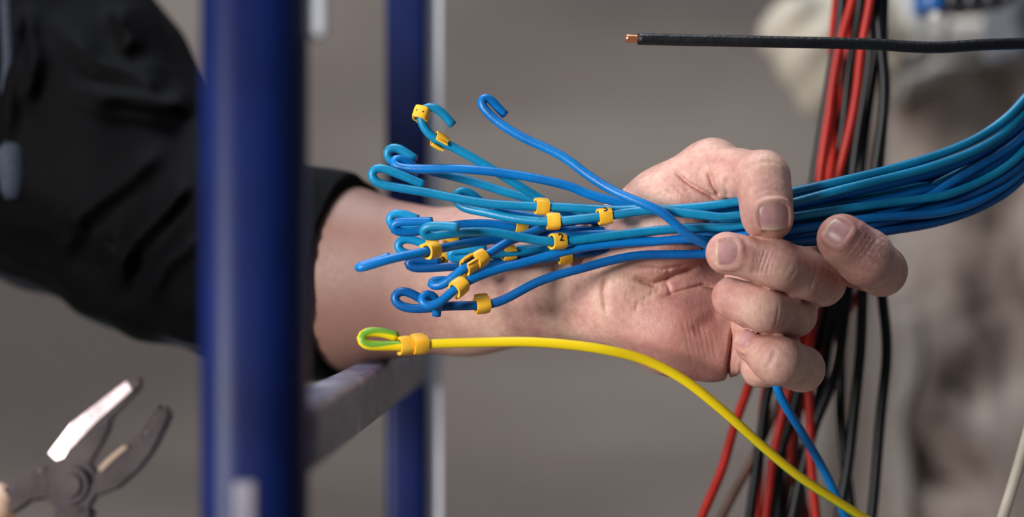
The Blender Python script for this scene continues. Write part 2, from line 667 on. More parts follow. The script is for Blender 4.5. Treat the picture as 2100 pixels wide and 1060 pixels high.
def pillar():
    """rough concrete pier at the right with a light rounded corner"""
    Y0 = 0.72
    xl = P(1832, 0, 720)[0]
    xr = 0.85
    zt = P(0, 118, 720)[2]
    # profile in plan: left reveal, rounded arris, front
    prof = [(xl, Y0 + 0.35)]
    for a in np.linspace(180, 270, 9):
        prof.append((xl + 0.022 + 0.022 * math.cos(math.radians(a)), Y0 + 0.022 + 0.022 * math.sin(math.radians(a))))
    for x in np.linspace(xl + 0.03, xr, 70):
        prof.append((x, Y0))
    prof.append((xr, Y0 + 0.35))
    prof = np.array(prof)
    zs = np.linspace(0.0, zt, 180)
    V = []
    for z in zs:
        nn = vnoise(prof[:, 0] * 40, np.full(len(prof), z * 22), 5)
        dep = 0.006 * nn
        # broken out hollows
        for hx, hz, rx, rz, dp in ((1900, 950, 26, 44, .06), (1952, 785, 13, 26, .05), (1992, 790, 11, 22, .045), (1960, 985, 30, 26, .05), (2050, 300, 22, 120, .02), (2000, 830, 18, 26, .02), (1985, 640, 10, 20, .015), (2070, 760, 26, 60, .02)):
            c = P(hx, hz, 720)
            q = ((prof[:, 0] - c[0]) / (rx * S * 1.72)) ** 2 + ((z - c[2]) / (rz * S * 1.72)) ** 2
            dep = dep + dp * np.exp(-q)
        front = (prof[:, 1] < Y0 + 0.04)
        for i, (x, y) in enumerate(prof):
            V.append((x + (0.004 * nn[i] if not front[i] else 0), y + (dep[i] if front[i] else 0), z))
    n = len(prof)
    F = []
    for i in range(len(zs) - 1):
        for j in range(n):
            k = (j + 1) % n
            F.append((i * n + j, i * n + k, (i + 1) * n + k, (i + 1) * n + j))
    F.append(tuple(range(n - 1, -1, -1)))
    F.append(tuple((len(zs) - 1) * n + j for j in range(n)))
    o = mesh_obj('wall_right', V, F, MAT['pillar'])
    tag(o, 'stained brown concrete pier at the right with hollows and a worn corner', None, kind='structure')
    # pale plaster left along the arris
    bm = bmesh.new()
    rows = []
    for z in np.linspace(P(0, 1300, 712)[2], P(0, 640, 712)[2], 60):
        w0 = xl + 0.004 + 0.004 * math.sin(z * 47)
        w1 = P(1884, 0, 712)[0] + 0.006 * math.sin(z * 31) + 0.004 * math.sin(z * 83)
        rows.append([bm.verts.new((w0 + (w1 - w0) * t, Y0 + 0.012 - 0.022 * math.sin(math.pi * (0.12 + 0.76 * t)) - 0.002 * math.sin(z * 60 + t * 5), z)) for t in np.linspace(0, 1, 9)])
    for i in range(len(rows) - 1):
        for j in range(8):
            f = bm.faces.new((rows[i][j], rows[i][j + 1], rows[i + 1][j + 1], rows[i + 1][j]))
            f.smooth = True
    sld = bmesh.ops.solidify(bm, geom=bm.faces[:], thickness=0.006)
    s3 = bm_obj('trim_3', bm, MAT['lightplaster'])
    tag(s3, 'pale plaster strip left along the corner of the brown pier', None, kind='structure')
    # slab resting on top
    b = box_bm((P(1822, 0, 690)[0], 0.700, zt + 0.0005), (0.9, 1.1, P(0, 12, 630)[2]), 0.008, 3)
    bmesh.ops.subdivide_edges(b, edges=b.edges[:], cuts=3, use_grid_fill=True)
    for v in b.verts:
        v.co.z += 0.003 * math.sin(v.co.x * 60) if v.co.z > zt + 0.01 else 0
    s = bm_obj('trim_1', b, MAT['lightplaster'])
    tag(s, 'pale plastered ledge on top of the brown pier', None, kind='structure')
    # slanted plaster brace under the ledge
    pts = [(1832, 220), (1832, 112), (2034, 116)]
    bm = bmesh.new()
    fr = [bm.verts.new(P(x, y, 688)) for x, y in pts]
    bk = [bm.verts.new(P(x, y, 688) + np.array((0, 0.045, 0))) for x, y in pts]
    bm.faces.new(fr)
    bm.faces.new(bk[::-1])
    for i in range(3):
        bm.faces.new((fr[i], bk[i], bk[(i + 1) % 3], fr[(i + 1) % 3]))
    bmesh.ops.bevel(bm, geom=bm.edges[:], offset=0.006, segments=3, affect='EDGES')
    s = bm_obj('trim_2', bm, MAT['lightplaster'], smooth=True)
    tag(s, 'slanting pale plaster wedge under the ledge', None, kind='structure')


pillar()


# ------------------------------------------------------------------ blue steel frame
def rounded_post(name, cx, cy, wx, wy, z0, z1, rad, mat, parent):
    bm = bmesh.new()
    vs0, vs1 = [], []
    for sx, sy, a0 in ((1, 1, 0), (-1, 1, 90), (-1, -1, 180), (1, -1, 270)):
        for a in np.linspace(a0, a0 + 90, 8):
            x = cx + sx * (wx / 2 - rad) + rad * math.cos(math.radians(a))
            y = cy + sy * (wy / 2 - rad) + rad * math.sin(math.radians(a))
            vs0.append(bm.verts.new((x, y, z0)))
            vs1.append(bm.verts.new((x, y, z1)))
    n = len(vs0)
    for i in range(n):
        f = bm.faces.new((vs0[i], vs0[(i + 1) % n], vs1[(i + 1) % n], vs1[i]))
        f.smooth = True
    bm.faces.new(vs1)
    bm.faces.new(vs0[::-1])
    return bm_obj(name, bm, mat, parent)


frame_root = empty('steel_frame', (-0.075, 0, 0))
tag(frame_root, 'dark blue painted steel frame of two upright posts joined by one rung', 'frame')
xF0, xF1 = P(400, 0, -262)[0], P(622, 0, -262)[0]
xB0, xB1 = P(790, 0, 330)[0], P(875, 0, 330)[0]
xB2 = P(905, 0, 330)[0]
p1 = reparent(rounded_post('post', (xF0 + xF1) / 2, -0.245, xF1 - xF0, 0.034, 0, 2.1, 0.013, MAT['bluepaint'], None), frame_root)
p1['label'] = 'wide out-of-focus blue post nearest the viewer'
p2 = reparent(rounded_post('post', (xB0 + xB1) / 2, 0.345, xB1 - xB0, 0.030, 0, 2.1, 0.005, MAT['bluepaint'], None), frame_root)
p2['label'] = 'slim blue post farther back'
p3 = reparent(bm_obj('flange', box_bm((xB1 - 0.0005, 0.340, 0), (xB2, 0.352, 2.1), 0.001, 2), MAT['palestrip']), frame_root)
p3['label'] = 'pale bare strip along the rear post'


def rung():
    bm = bmesh.new()
    ya, yb = -0.243, 0.336
    zt, zb = ZC - 0.0458, ZC - 0.0680
    w = 0.0155
    ring = []
    for y in np.linspace(ya, yb, 24):
        xr = -0.056 + y * 0.0278
        prof = []
        r = 0.0035
        for sx, sz, a0 in ((1, 1, 0), (0, 1, 90), (0, 0, 180), (1, 0, 270)):
            for a in np.linspace(a0, a0 + 90, 5):
                cx = xr - r if sx else xr - w + r
                cz = zt - r if sz else zb + r
                prof.append(bm.verts.new((cx + r * math.cos(math.radians(a)), y, cz + r * math.sin(math.radians(a)))))
        ring.append(prof)
    for i in range(len(ring) - 1):
        n = len(ring[i])
        for j in range(n):
            f = bm.faces.new((ring[i][j], ring[i][(j + 1) % n], ring[i + 1][(j + 1) % n], ring[i + 1][j]))
            f.smooth = True
    bm.faces.new(ring[0])
    bm.faces.new(ring[-1][::-1])
    m, nt, b = new_mat('worn_blue_rung_paint')
    n1 = noise(nt, 26, 6, sx=1, sy=0.6, sz=1.6, rough=0.65)
    r = ramp(nt, n1.outputs[0], [(0.36, lin(40, 46, 80)), (0.50, lin(72, 78, 106)), (0.60, lin(112, 118, 140)), (0.72, lin(196, 198, 210))])
    nt.links.new(r.outputs[0], b.inputs['Base Color'])
    b.inputs['Roughness'].default_value = 0.34
    n2 = noise(nt, 140, 5)
    bump(nt, b, n2.outputs[0], 0.25, 0.001)
    o = reparent(bm_obj('rung', bm, m), frame_root)
    o['label'] = 'scuffed grey blue rung running back between the posts'


rung()
q = reparent(bm_obj('bracket', box_bm((xF1 - 0.001, -0.252, ZC + 0.068), (xF1 + 0.006, -0.236, ZC + 0.14), 0.002, 2), MAT['palestrip']), frame_root)

MAT['patch'] = plain('bare_patch', lin(112, 108, 122), lin(136, 132, 144), 0.5, 30)
q = reparent(bm_obj('worn_patch', box_bm((P(478, 0, -262)[0], -0.2632, ZC - 0.14), (P(530, 0, -262)[0], -0.2590, P(0, 985, -262)[2]), 0.0018, 3), MAT['patch']), frame_root)  # thin raised grey plate low on the front post
q['label'] = 'grey bare patch low on the front post'


# ------------------------------------------------------------------ hand and forearm
def mm(*v):
    return [x / 1000 for x in v]


H = 0.00055
lo = np.array((P(560, 0, 120)[0] - 0.01, -0.056, P(0, 830, 0)[2] - 0.01))
hi = np.array((P(1880, 0, -20)[0] + 0.004, 0.175, P(0, 280, 0)[2] + 0.012))
hand = Field(lo, hi, H)

wr_u, wr_l = P(1250, 525, 14), P(1245, 606, 16)
# forearm: two bones' worth of mass running back to the sleeve
el_u, el_l = P(690, 540, 100), P(690, 598, 104)
far_u, far_l = P(560, 520, 128), P(560, 600, 134)
md_u, md_l = P(960, 545, 58), P(960, 606, 60)
hand.chain([far_u, el_u, md_u, wr_u], mm(37, 33, 22.5, 18.5), 0.012)
hand.chain([far_l, el_l, md_l, wr_l], mm(37, 33.5, 23.5, 19.0), 0.012)

J = dict(
    i_mcp=P(1600, 492, 26), m_mcp=P(1545, 560, 28), r_mcp=P(1525, 632, 27), p_mcp=P(1500, 700, 22),
    i_pip=P(1808, 555, -10), m_pip=P(1684, 578, -13), r_pip=P(1627, 644, -9), p_pip=P(1644, 756, -7),
    i_dip=P(1774, 527, -33), m_dip=P(1594, 545, -33), r_dip=P(1562, 630, -26), p_dip=P(1594, 736, -22.5),
    i_tip=P(1730, 493, -38), m_tip=P(1491, 519, -34), r_tip=P(1503, 610, -21), p_tip=P(1543, 709, -17),
    t_cmc=P(1290, 500, 12), t_mcp=P(1462, 350, -2), t_ip=P(1565, 363, -26), t_tip=P(1574, 441, -33))
# palm: four metacarpals
for name, w0, r0, r1 in (('i', P(1262, 520, 16), 15, 12.5), ('m', P(1262, 556, 18), 15, 12.5), ('r', P(1262, 592, 18), 15, 12), ('p', P(1258, 622, 16), 15, 12)):
    hand.cap(w0, J[name + '_mcp'], r0 / 1000, r1 / 1000, 0.010)
# heel of the hand and ball of the thumb
hand.chain([P(1300, 640, 10), P(1380, 678, 8), P(1462, 706, 9)], mm(14, 16, 15.2), 0.012)
hand.chain([P(1275, 535, 8), P(1350, 470, 4), P(1425, 395, 0)], mm(14, 16, 12.2), 0.012)
hand.chain([J['t_cmc'], P(1370, 425, 4), J['t_mcp']], mm(14, 14.5, 11.0), 0.010)
# web between thumb and first finger
hand.chain([P(1440, 392, 8), P(1490, 430, 16), J['i_mcp']], mm(10, 9, 11), 0.010)
# pad under the fingers, fold of the little finger
hand.chain([P(1400, 600, 14), P(1480, 640, 16)], mm(13, 13), 0.010)
hand.chain([P(1530, 705, 4), P(1560, 748, 0)], mm(12, 9.5), 0.003)
# proximal phalanges
for n_, ra, rb in (('i', 11.5, 10.0), ('m', 11.0, 9.8), ('r', 10.5, 9.2), ('p', 10.0, 9.2)):
    hand.cap(J[n_ + '_mcp'], J[n_ + '_pip'], ra / 1000, rb / 1000, 0.005)
# flesh that closes the gaps between the curled fingers
hand.chain([P(1510, 568, -9), P(1590, 590, -14), P(1640, 604, -12)], mm(5, 6, 5), 0.002)
hand.chain([P(1530, 668, -5), P(1585, 688, -9), P(1618, 696, -7)], mm(5, 5.5, 4.5), 0.002)
# thumb first phalanx
hand.chain([J['t_mcp'], P(1515, 357, -15), J['t_ip']], mm(11.0, 9.8, 10.4), 0.003)
hand.cap(P(1462, 342, -1), P(1452, 346, 0), 0.0108, 0.0108, 0.006)


def lerp(a, b, t):
    return a + (b - a) * t


g = hand.stroke
# palm lines
g([(1290, 566), (1340, 583), (1390, 560), (1440, 546)], 0.0018, 6, -20, 30)
g([(1350, 612), (1395, 598), (1440, 585), (1480, 592)], 0.0014, 4, -20, 30)
g([(1300, 545), (1360, 552), (1420, 540)], 0.0009, 4, -20, 30)
g([(1372, 548), (1368, 580), (1378, 610)], 0.0006, 4, -20, 30)
g([(1480, 640), (1445, 662), (1420, 684)], 0.0010, 14, -20, 30)
g([(1502, 668), (1499, 710), (1494, 745), (1492, 785)], 0.0030, 3.6, -20, 30)
g([(1522, 735), (1518, 770), (1525, 792)], 0.0014, 4, -20, 30)
for k in range(5):
    x = 1302 + 14 * k
    g([(x, 640 - 12 * k), (x + 10, 615 - 10 * k)], 0.0004, 4, -20, 30)
for k in range(6):
    g([(1395 + 12 * k, 640 + 5 * k), (1410 + 11 * k, 700 + 3 * k), (1420 + 10 * k, 745)], 0.00022, 2.6, -20, 30)
g([(1245, 560), (1238, 600), (1246, 650)], 0.0009, 6, -20, 30)
# thumb: fold between ball and first phalanx, skin folds
g([(1382, 350), (1410, 375), (1445, 395), (1478, 412)], 0.0024, 4.5, -30, 20)
g([(1452, 350), (1462, 380), (1478, 405)], 0.0015, 4.5, -30, 10)
g([(1490, 360), (1488, 385), (1496, 405)], 0.0010, 5, -30, 10)
for k in range(4):
    g([(1350 + 16 * k, 395 - 6 * k), (1372 + 14 * k, 402 - 3 * k)], 0.0004, 3, -30, 20)

NAILS = []


def gradient(f, p, e=0.0009):
    v = np.array([f.val(p + d) - f.val(p - d) for d in np.eye(3) * e])
    return v / np.linalg.norm(v)


def nail_spot(f, px, py, tdir, w, l, R, name, y0=-60):
    """a nail where the line of sight to (px,py) meets the finger, pointing along tdir"""
    for y in np.arange(y0, 20, 0.2):
        p = P(px, py, y)
        if f.val(p) < 0:
            break
    n = gradient(f, p)
    t = np.asarray(tdir, float)
    t = t - n * (n @ t)
    t /= np.linalg.norm(t)
    s = np.cross(t, n)
    rim = []
    for a in np.linspace(-135, 135, 19):
        ar = math.radians(a)
        # superellipse outline, angle 0 at the cuticle
        c_, s_ = math.cos(ar), math.sin(ar)
        q = 1.0 / (abs(c_) ** 3 + abs(s_) ** 3) ** (1 / 3)
        X = s_ * q * (w / 2 + 0.0003)
        Yv = -c_ * q * (l / 2 + 0.0004)
        rim.append(p + s * X + t * Yv + n * (-X * X / (2 * R) - Yv * Yv / (2 * R * 2.6) - 0.00055))
    for i in range(len(rim) - 1):
        f.cap(rim[i], rim[i + 1], 0.0007, 0.0007, 0.0018)
    # a slight step down between rim and plate
    NAILS.append((p, t, n, s, w, l, R, name))


def finger(pts, rs, k=0.004, strokes=(), nail=None, join=0.0004, bulbs=()):
    pa = np.array(pts)
    m = max(rs) + 0.006
    i0 = np.maximum(np.floor((pa.min(0) - m - lo) / H).astype(int), 0)
    i1 = np.minimum(np.ceil((pa.max(0) + m - lo) / H).astype(int), hand.n - 1)
    f = Field(lo + i0 * H, lo + i1 * H, H)
    f.chain(pts, rs, k)
    for c, r, kk in bulbs:
        f.cap(c, c + np.array((0.0003, 0, 0)), r, r, kk)
    for st in strokes:
        f.stroke(*st)
    if nail:
        nail_spot(f, *nail)
    sl = tuple(slice(i0[q], i0[q] + min(f.n[q], hand.n[q] - i0[q])) for q in range(3))
    fd = f.d[tuple(slice(0, x.stop - x.start) for x in sl)]
    hand.d[sl] = hand.smin(hand.d[sl], fd, join)


# every finger is its own rounded form; they touch in sharp creases
finger([J['t_ip'], lerp(J['t_ip'], J['t_tip'], 0.5), J['t_tip'], P(1580, 447, -32.5)], mm(10.5, 9.9, 9.6, 8.2), 0.004,
       [([(1510, 398), (1506, 372), (1522, 350), (1545, 338), (1570, 332), (1606, 336)], 0.0006, 3.5, -60, 0),
        ([(1520, 352), (1540, 344), (1560, 340)], 0.0003, 3, -60, 0),
        ([(1548, 395), (1575, 388), (1604, 394)], 0.00025, 3, -60, 0)],
       (1589, 443, (0.10, -0.15, -1), 0.0132, 0.0114, 0.0094, 'thumbnail'), 0.0022)
finger([J['i_pip'], J['i_dip'], J['i_tip'], P(1724, 487, -38)], mm(10.6, 10.8, 9.6, 8.4), 0.004,
       [([(1800 - 9 * k, 485 - 5 * k), (1782 - 9 * k, 512 - 4 * k), (1756 - 9 * k, 545 - 4 * k)], 0.00035, 2.4, -60, -15) for k in range(4)],
       (1718, 474, (-0.78, -0.35, 0.62), 0.0102, 0.0096, 0.0085, 'forefinger nail'))
finger([J['p_pip'], J['p_dip'], J['p_tip']], mm(9.7, 9.5, 6.9), 0.005,
       [([(1592, 712), (1584, 736), (1574, 756)], 0.0006, 6, -60, -10), ([(1560, 700), (1556, 716), (1546, 730)], 0.0003, 3, -60, -10)],
       (1528, 694, (-0.8, 0.4, 0.5), 0.0080, 0.0078, 0.0066, 'little finger nail'))
finger([J['r_pip'], J['r_dip'], J['r_tip']], mm(9.8, 9.8, 8.6), 0.005,
       [([(x + 4, 625), (x, 650), (x - 6, 676)], 0.00035, 2.6, -60, -10) for x in (1594, 1602, 1612, 1624, 1634)],
       (1463, 591, (-0.4, 1.0, 0.2), 0.0092, 0.0086, 0.0076, 'ring finger nail'))
finger([J['m_pip'], lerp(J['m_pip'], J['m_dip'], .5), J['m_dip'], J['m_tip']], mm(10.3, 10.0, 9.5, 8.5), 0.005,
       [([(x + 8, 506 + k), (x, 528), (x - dx, 550), (x - dx - 3, 566)], a, 2.8, -60, -18)
        for k, (x, dx, a) in enumerate(((1548, 4, .0004), (1556, 6, .0007), (1564, 7, .0011), (1573, 8, .0009), (1582, 7, .0006), (1590, 6, .0004)))]
       + [([(1690, 545), (1682, 575), (1672, 604)], 0.0004, 2.6, -60, -10), ([(1676, 540), (1668, 570), (1660, 596)], 0.00035, 2.6, -60, -10),
          ([(1636, 545), (1616, 580)], 0.00025, 3, -60, -18), ([(1650, 550), (1632, 590)], 0.0002, 3, -60, -18), ([(1624, 535), (1606, 565)], 0.0002, 3, -60, -18)],
       (1493, 519, (-1, 0.15, -0.03), 0.0108, 0.0098, 0.0086, 'middle finger nail'))

# deep creases where neighbouring fingers press together
hand.stroke([(1486, 562), (1545, 579), (1625, 606), (1686, 632)], 0.0013, 4.5, -60, -6)
hand.stroke([(1512, 658), (1550, 684), (1605, 690), (1655, 696)], 0.0012, 4.5, -60, -4)
V, Q = hand.mesh(1)
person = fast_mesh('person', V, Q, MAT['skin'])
tag(person, 'bare forearm and hand in a rolled black sleeve, gripping the bundle of blue wires', 'person')
# redder skin round joints and tips
fl = np.zeros(len(V))
for key, r, a in (('t_tip', 12, .5), ('t_ip', 10, .2), ('i_tip', 17, .7), ('i_dip', 16, .6), ('i_pip', 15, .5), ('m_tip', 11, .35), ('p_tip', 9, .5), ('p_dip', 8, .3), ('r_mcp', 22, .35), ('p_mcp', 26, .4), ('m_mcp', 26, .4)):
    d2 = ((V - J[key]) ** 2).sum(1)
    fl = np.maximum(fl, a * np.exp(-d2 / (r / 1000) ** 2))
for c, r, a in ((P(1420, 700, -4), 26, .75), (P(1440, 560, 4), 18, .5), (P(1330, 580, 2), 18, .3)):  # palm: redder skin, with some of its shade put into the colour
    d2 = ((V - c) ** 2).sum(1)
    fl = np.maximum(fl, a * np.exp(-d2 / (r / 1000) ** 2))
att = person.data.attributes.new('flush', 'FLOAT', 'POINT')
if len(person.data.vertices) == len(V):
    att.data.foreach_set('value', fl.astype(np.float32))


def attr(name, vals):
    a = person.data.attributes.new(name, 'FLOAT', 'POINT')
    if len(person.data.vertices) == len(V):
        a.data.foreach_set('value', vals.astype(np.float32))


# forearm shade put into the skin colour, fading out towards the wrist; dry dusty skin on the forefinger
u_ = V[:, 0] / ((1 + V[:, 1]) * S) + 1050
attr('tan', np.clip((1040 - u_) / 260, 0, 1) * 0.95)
dd = ((V - P(1790, 500, -38)) ** 2).sum(1)
attr('dry', 0.9 * np.exp(-dd / 0.011 ** 2))


def nail_mesh(p, t, n, s, w, l, R, name):
    m = 15
    V, F, UV = [], [], []
    for layer, off in ((0, 0.0), (1, -0.0014)):
        for i in range(m):
            for j in range(m):
                u, v = -1 + 2 * i / (m - 1), -1 + 2 * j / (m - 1)
                x = u * math.sqrt(1 - 0.30 * v * v)
                y = v * math.sqrt(1 - 0.30 * u * u)
                X, Yv = x * w / 2, y * l / 2
                h = -X * X / (2 * R) * 1.1 - Yv * Yv / (2 * R * 2.6) + off + 0.00035
                V.append(p + s * X + t * Yv + n * h)
                UV.append((u * 0.5 + 0.5, v * 0.5 + 0.5))
    for i in range(m - 1):
        for j in range(m - 1):
            a, b, c, d = i * m + j, (i + 1) * m + j, (i + 1) * m + j + 1, i * m + j + 1
            F.append((a, b, c, d))
            F.append((m * m + d, m * m + c, m * m + b, m * m + a))
    ring = [(i, 0) for i in range(m)] + [(m - 1, j) for j in range(1, m)] + [(i, m - 1) for i in range(m - 2, -1, -1)] + [(0, j) for j in range(m - 2, 0, -1)]
    for q in range(len(ring)):
        a = ring[q][0] * m + ring[q][1]
        b = ring[(q + 1) % len(ring)][0] * m + ring[(q + 1) % len(ring)][1]
        F.append((b, a, m * m + a, m * m + b))
    o = mesh_obj('fingernail', V, F, MAT['nail'], person)
    bm = bmesh.new()
    bm.from_mesh(o.data)
    bmesh.ops.recalc_face_normals(bm, faces=bm.faces)
    bm.to_mesh(o.data)
    bm.free()
    uv = o.data.uv_layers.new(name='UVMap')
    for lp in o.data.loops:
        uv.data[lp.index].uv = UV[lp.vertex_index]
    o['label'] = name


for args in NAILS:
    nail_mesh(*args)
del hand


# ------------------------------------------------------------------ black jacket
def jacket():
    h = 0.0017
    lo = np.array((-0.46, 0.02, ZC - 0.11))
    hi = np.array((-0.055, 0.42, ZC + 0.24))
    f = Field(lo, hi, h)
    arm = (el_u + el_l) / 2
    cuff = P(716, 578, 97)
    elbow = P(285, 520, 170)
    shoulder = P(60, 10, 230)
    chest = P(-300, 100, 290)
    f.chain([P(330, 455, 165), P(480, 520, 140), P(640, 560, 112), P(800, 576, 84)], mm(46, 43, 43, 42.5), 0.02)
    f.chain([P(300, 395, 175), P(190, 330, 195), P(110, 200, 215), P(22, 20, 230), P(0, -300, 240)], mm(52, 62, 62, 56, 60), 0.03)
    f.chain([P(-80, 60, 250), P(-350, 100, 290)], mm(62, 95), 0.03)
    f.chain([P(60, 420, 215), P(-350, 330, 270)], mm(28, 60), 0.03)
    f.chain([P(265, 560, 160), P(300, 610, 150)], mm(26, 16), 0.02)
    # folds: raised and sunk ridges across the sleeve
    def ridge(pts, r, k):
        xy = [(p[0], p[1]) for p in pts]
        f.stroke(xy, -r * 0.0010, k * 2.2, 60, 330)
        # the hollow that runs beside each fold
        f.stroke([(x + k * 2.2, y + k * 3.0) for x, y in xy], r * 0.0003, k * 3.4, 60, 330)
    ridge([(230, 10, 175), (262, 60, 182), (270, 110, 186)], 9, 10)
    ridge([(130, 60, 140), (200, 130, 138), (290, 160, 150), (330, 190, 158)], 7, 9)
    ridge([(160, 190, 118), (260, 200, 120), (350, 215, 130), (395, 215, 140)], 8, 10)
    ridge([(100, 470, 110), (180, 430, 108), (260, 370, 108), (340, 300, 112)], 5, 9)
    ridge([(120, 520, 112), (180, 450, 104)], 5, 9)
    ridge([(240, 590, 112), (270, 500, 105), (350, 420, 100), (395, 360, 98)], 6, 9)
    ridge([(300, 620, 112), (340, 540, 96), (420, 480, 88)], 6, 9)
    ridge([(190, 480, 104), (240, 530, 102), (260, 600, 112)], 6, 9)
    ridge([(50, 0, 150), (70, 120, 150), (50, 230, 152)], 7, 9)
    ridge([(10, 0, 150), (25, 140, 150), (10, 300, 155)], 6, 9)
    # general waviness of the cloth
    sl, X, Y, Z = f.win(lo, hi)
    w = vnoise(X * 55 + Y * 30, Z * 55 - Y * 40, 3, 3)
    f.d[sl] += (0.0028 * w).astype(np.float32)
    # open cuff: cut off square to the forearm and hollow it out
    ax = P(960, 575, 59) - arm
    ax = ax / np.linalg.norm(ax)
    ax2 = np.array((0.92, -0.37, -0.10))
    ax2 /= np.linalg.norm(ax2)
    pl = (X - cuff[0]) * ax2[0] + (Y - cuff[1]) * ax2[1] + (Z - cuff[2]) * ax2[2]
    f.d = np.maximum(f.d, pl.astype(np.float32))
    f.cap(P(600, 560, 120), P(800, 576, 84), 0.0402, 0.0402, 0.002, sub=True)
    V, Q = f.mesh(5)
    j = fast_mesh('jacket', V, Q, MAT['cloth'], person)
    j['label'] = 'black jacket sleeve with soft folds, rolled at the forearm'
    # hood cord
    c = catmull([P(8, -120, 138), P(14, 20, 136), P(18, 130, 136), P(12, 220, 136), P(20, 300, 134)], 0.003)
    cd = tube('drawstring', c, 0.0030, MAT['cord'], j)
    t = catmull([P(20, 296, 134), P(24, 320, 133), P(28, 370, 132), P(26, 408, 132)], 0.003)
    rv = np.interp(np.linspace(0, 1, len(t)), [0, .15, .5, .85, 1], mm(4, 7, 7.5, 6, 3.5))
    tube('cord_tip', t, 0.006, MAT['cord'], j, rv=rv)


jacket()

# ------------------------------------------------------------------ blue wires
RW = 0.00184
# bundle to the right of the hand: upper and lower edge of the bundle by photo x
BX = np.array([1500, 1560, 1640, 1720, 1800, 1900, 2000, 2065, 2100, 2160, 2230, 2330, 2480])
BT = np.array([416, 406, 390, 372, 354, 326, 287, 244, 204, 140, 60, -60, -300])
BB = np.array([516, 506, 494, 486, 474, 462, 430, 392, 358, 300, 220, 110, -120])
BD = np.array([-12, -13, -13, -10, -6, 2, 12, 20, 26, 36, 48, 64, 90])


def right_run(q, dz, x0=1500, wob=0.0, seed=0):
    r = np.random.default_rng(seed)
    k = np.interp(BX, [1500, 1760, 2010, 2330], np.clip(q + np.r_[0, r.normal(0, wob * 2.4, 3)], 0, 1) if wob else [q] * 4)
    # ease between the slots so every wire stays a calm curve
    qs = np.convolve(np.r_[k[0], k, k[-1]], [0.25, 0.5, 0.25], 'valid')
    return [(x, t + (b - t) * qq, y + dz) for x, t, b, y, qq in zip(BX, BT, BB, BD, qs) if x >= x0]


# each: name key, material, left part [(px,py,depth)], slot q in the bundle, depth offset, label
W = []


def wire(key, mat, left, q, dz, label, wob=0.05, hook=None, x0=1500):
    W.append(dict(key=key, mat=mat, pts=list(left) + right_run(q, dz, x0, wob, len(W) + 3), label=label))


# depth is given at a few places and interpolated along the list
def dp(pts, *knots):
    """pts [(px,py)], knots [(index fraction, depth)]"""
    n = len(pts)
    fr = [k[0] for k in knots]
    de = [k[1] for k in knots]
    return [(x, y, float(np.interp(i / (n - 1), fr, de))) for i, (x, y) in enumerate(pts)]


wire('one', 'teal', dp([(929, 257), (916, 241), (901, 226), (884, 217), (869, 221), (861, 233), (863, 249), (874, 268), (892, 285), (919, 297), (954, 315), (1017, 352), (1098, 402), (1123, 417), (1150, 432), (1185, 445), (1260, 458), (1340, 462), (1430, 462)], (0, -6), (.3, -8), (.6, -6), (.8, -2), (1, 0)), 0.55, 4,
     'teal blue wire with two yellow markers near its curled top end')
# the hook wire that crosses in front, runs into the fist and leaves below it
W.append(dict(key='cross', mat='azure', label='bright blue wire hooked at the top that crosses the bundle and leaves below the fist',
              pts=dp([(1036, 236), (1021, 221), (1006, 203), (993, 196), (984, 203), (988, 217), (1017, 247), (1070, 281), (1123, 305), (1162, 326), (1202, 357), (1249, 387), (1286, 404), (1329, 421), (1361, 436), (1384, 457), (1410, 481), (1446, 500)], (0, -8), (.3, -12), (.6, -20), (.8, -34), (.9, -33), (1, -23))
              + [(1478, 520, -17), (1520, 555, -7), (1554, 620, -3), (1572, 700, -2), (1588, 770, -3), (1600, 812, -6), (1650, 895, 10), (1690, 965, 20), (1735, 1062, 30), (1790, 1200, 45)]))
wire('third', 'azure', dp([(859, 354), (850, 345), (838, 333), (822, 325), (809, 324), (802, 333), (812, 342), (845, 346), (885, 346), (938, 346), (990, 350), (1043, 356), (1096, 365), (1175, 384), (1200, 396), (1264, 414), (1307, 424), (1400, 432)], (0, 2), (.25, -6), (.4, -10), (.8, -10), (1, -8)), 0.1, -2,
     'blue wire with a narrow pinched loop at the upper left')
wire('fourth', 'teal', dp([(853, 327), (832, 313), (815, 302), (801, 301), (791, 310), (793, 325), (820, 337), (858, 345), (901, 356), (938, 364), (990, 379), (1043, 396), (1093, 409), (1157, 431), (1211, 441), (1300, 446), (1400, 446)], (0, 4), (.5, 4), (1, 4)), 0.3, 4,
     'teal wire with a flat hook behind the pinched loop')
wire('fifth', 'teal', dp([(870, 379), (832, 363), (794, 348), (775, 342), (760, 351), (762, 367), (778, 377), (819, 385), (872, 394), (932, 406), (990, 416), (1070, 422), (1101, 423), (1157, 425), (1221, 429), (1264, 431), (1329, 428), (1371, 429), (1436, 424)], (0, -14), (.5, -16), (1, -20)), 0.0, -7,
     'teal wire with the long wide hook farthest to the upper left', wob=0.0)
wire('sixth', 'teal', dp([(1003, 428), (990, 418), (975, 403), (958, 392), (943, 391), (932, 399), (936, 415), (954, 427), (990, 434), (1043, 446), (1096, 453), (1136, 454), (1189, 449), (1232, 444), (1264, 440), (1307, 433), (1350, 431), (1393, 436), (1436, 440)], (0, 0), (.3, -6), (.6, -22), (1, -26)), 0.32, -9,
     'teal wire carrying two markers below the long hook')
wire('seventh', 'sky', dp([(858, 450), (832, 440), (815, 436), (800, 440), (795, 453), (806, 464), (840, 468), (900, 470), (960, 472), (1050, 478), (1150, 478), (1280, 470), (1400, 466)], (0, 4), (1, 4)), 0.45, 6,
     'light blue wire with a small hook at the left above the twin hooks')
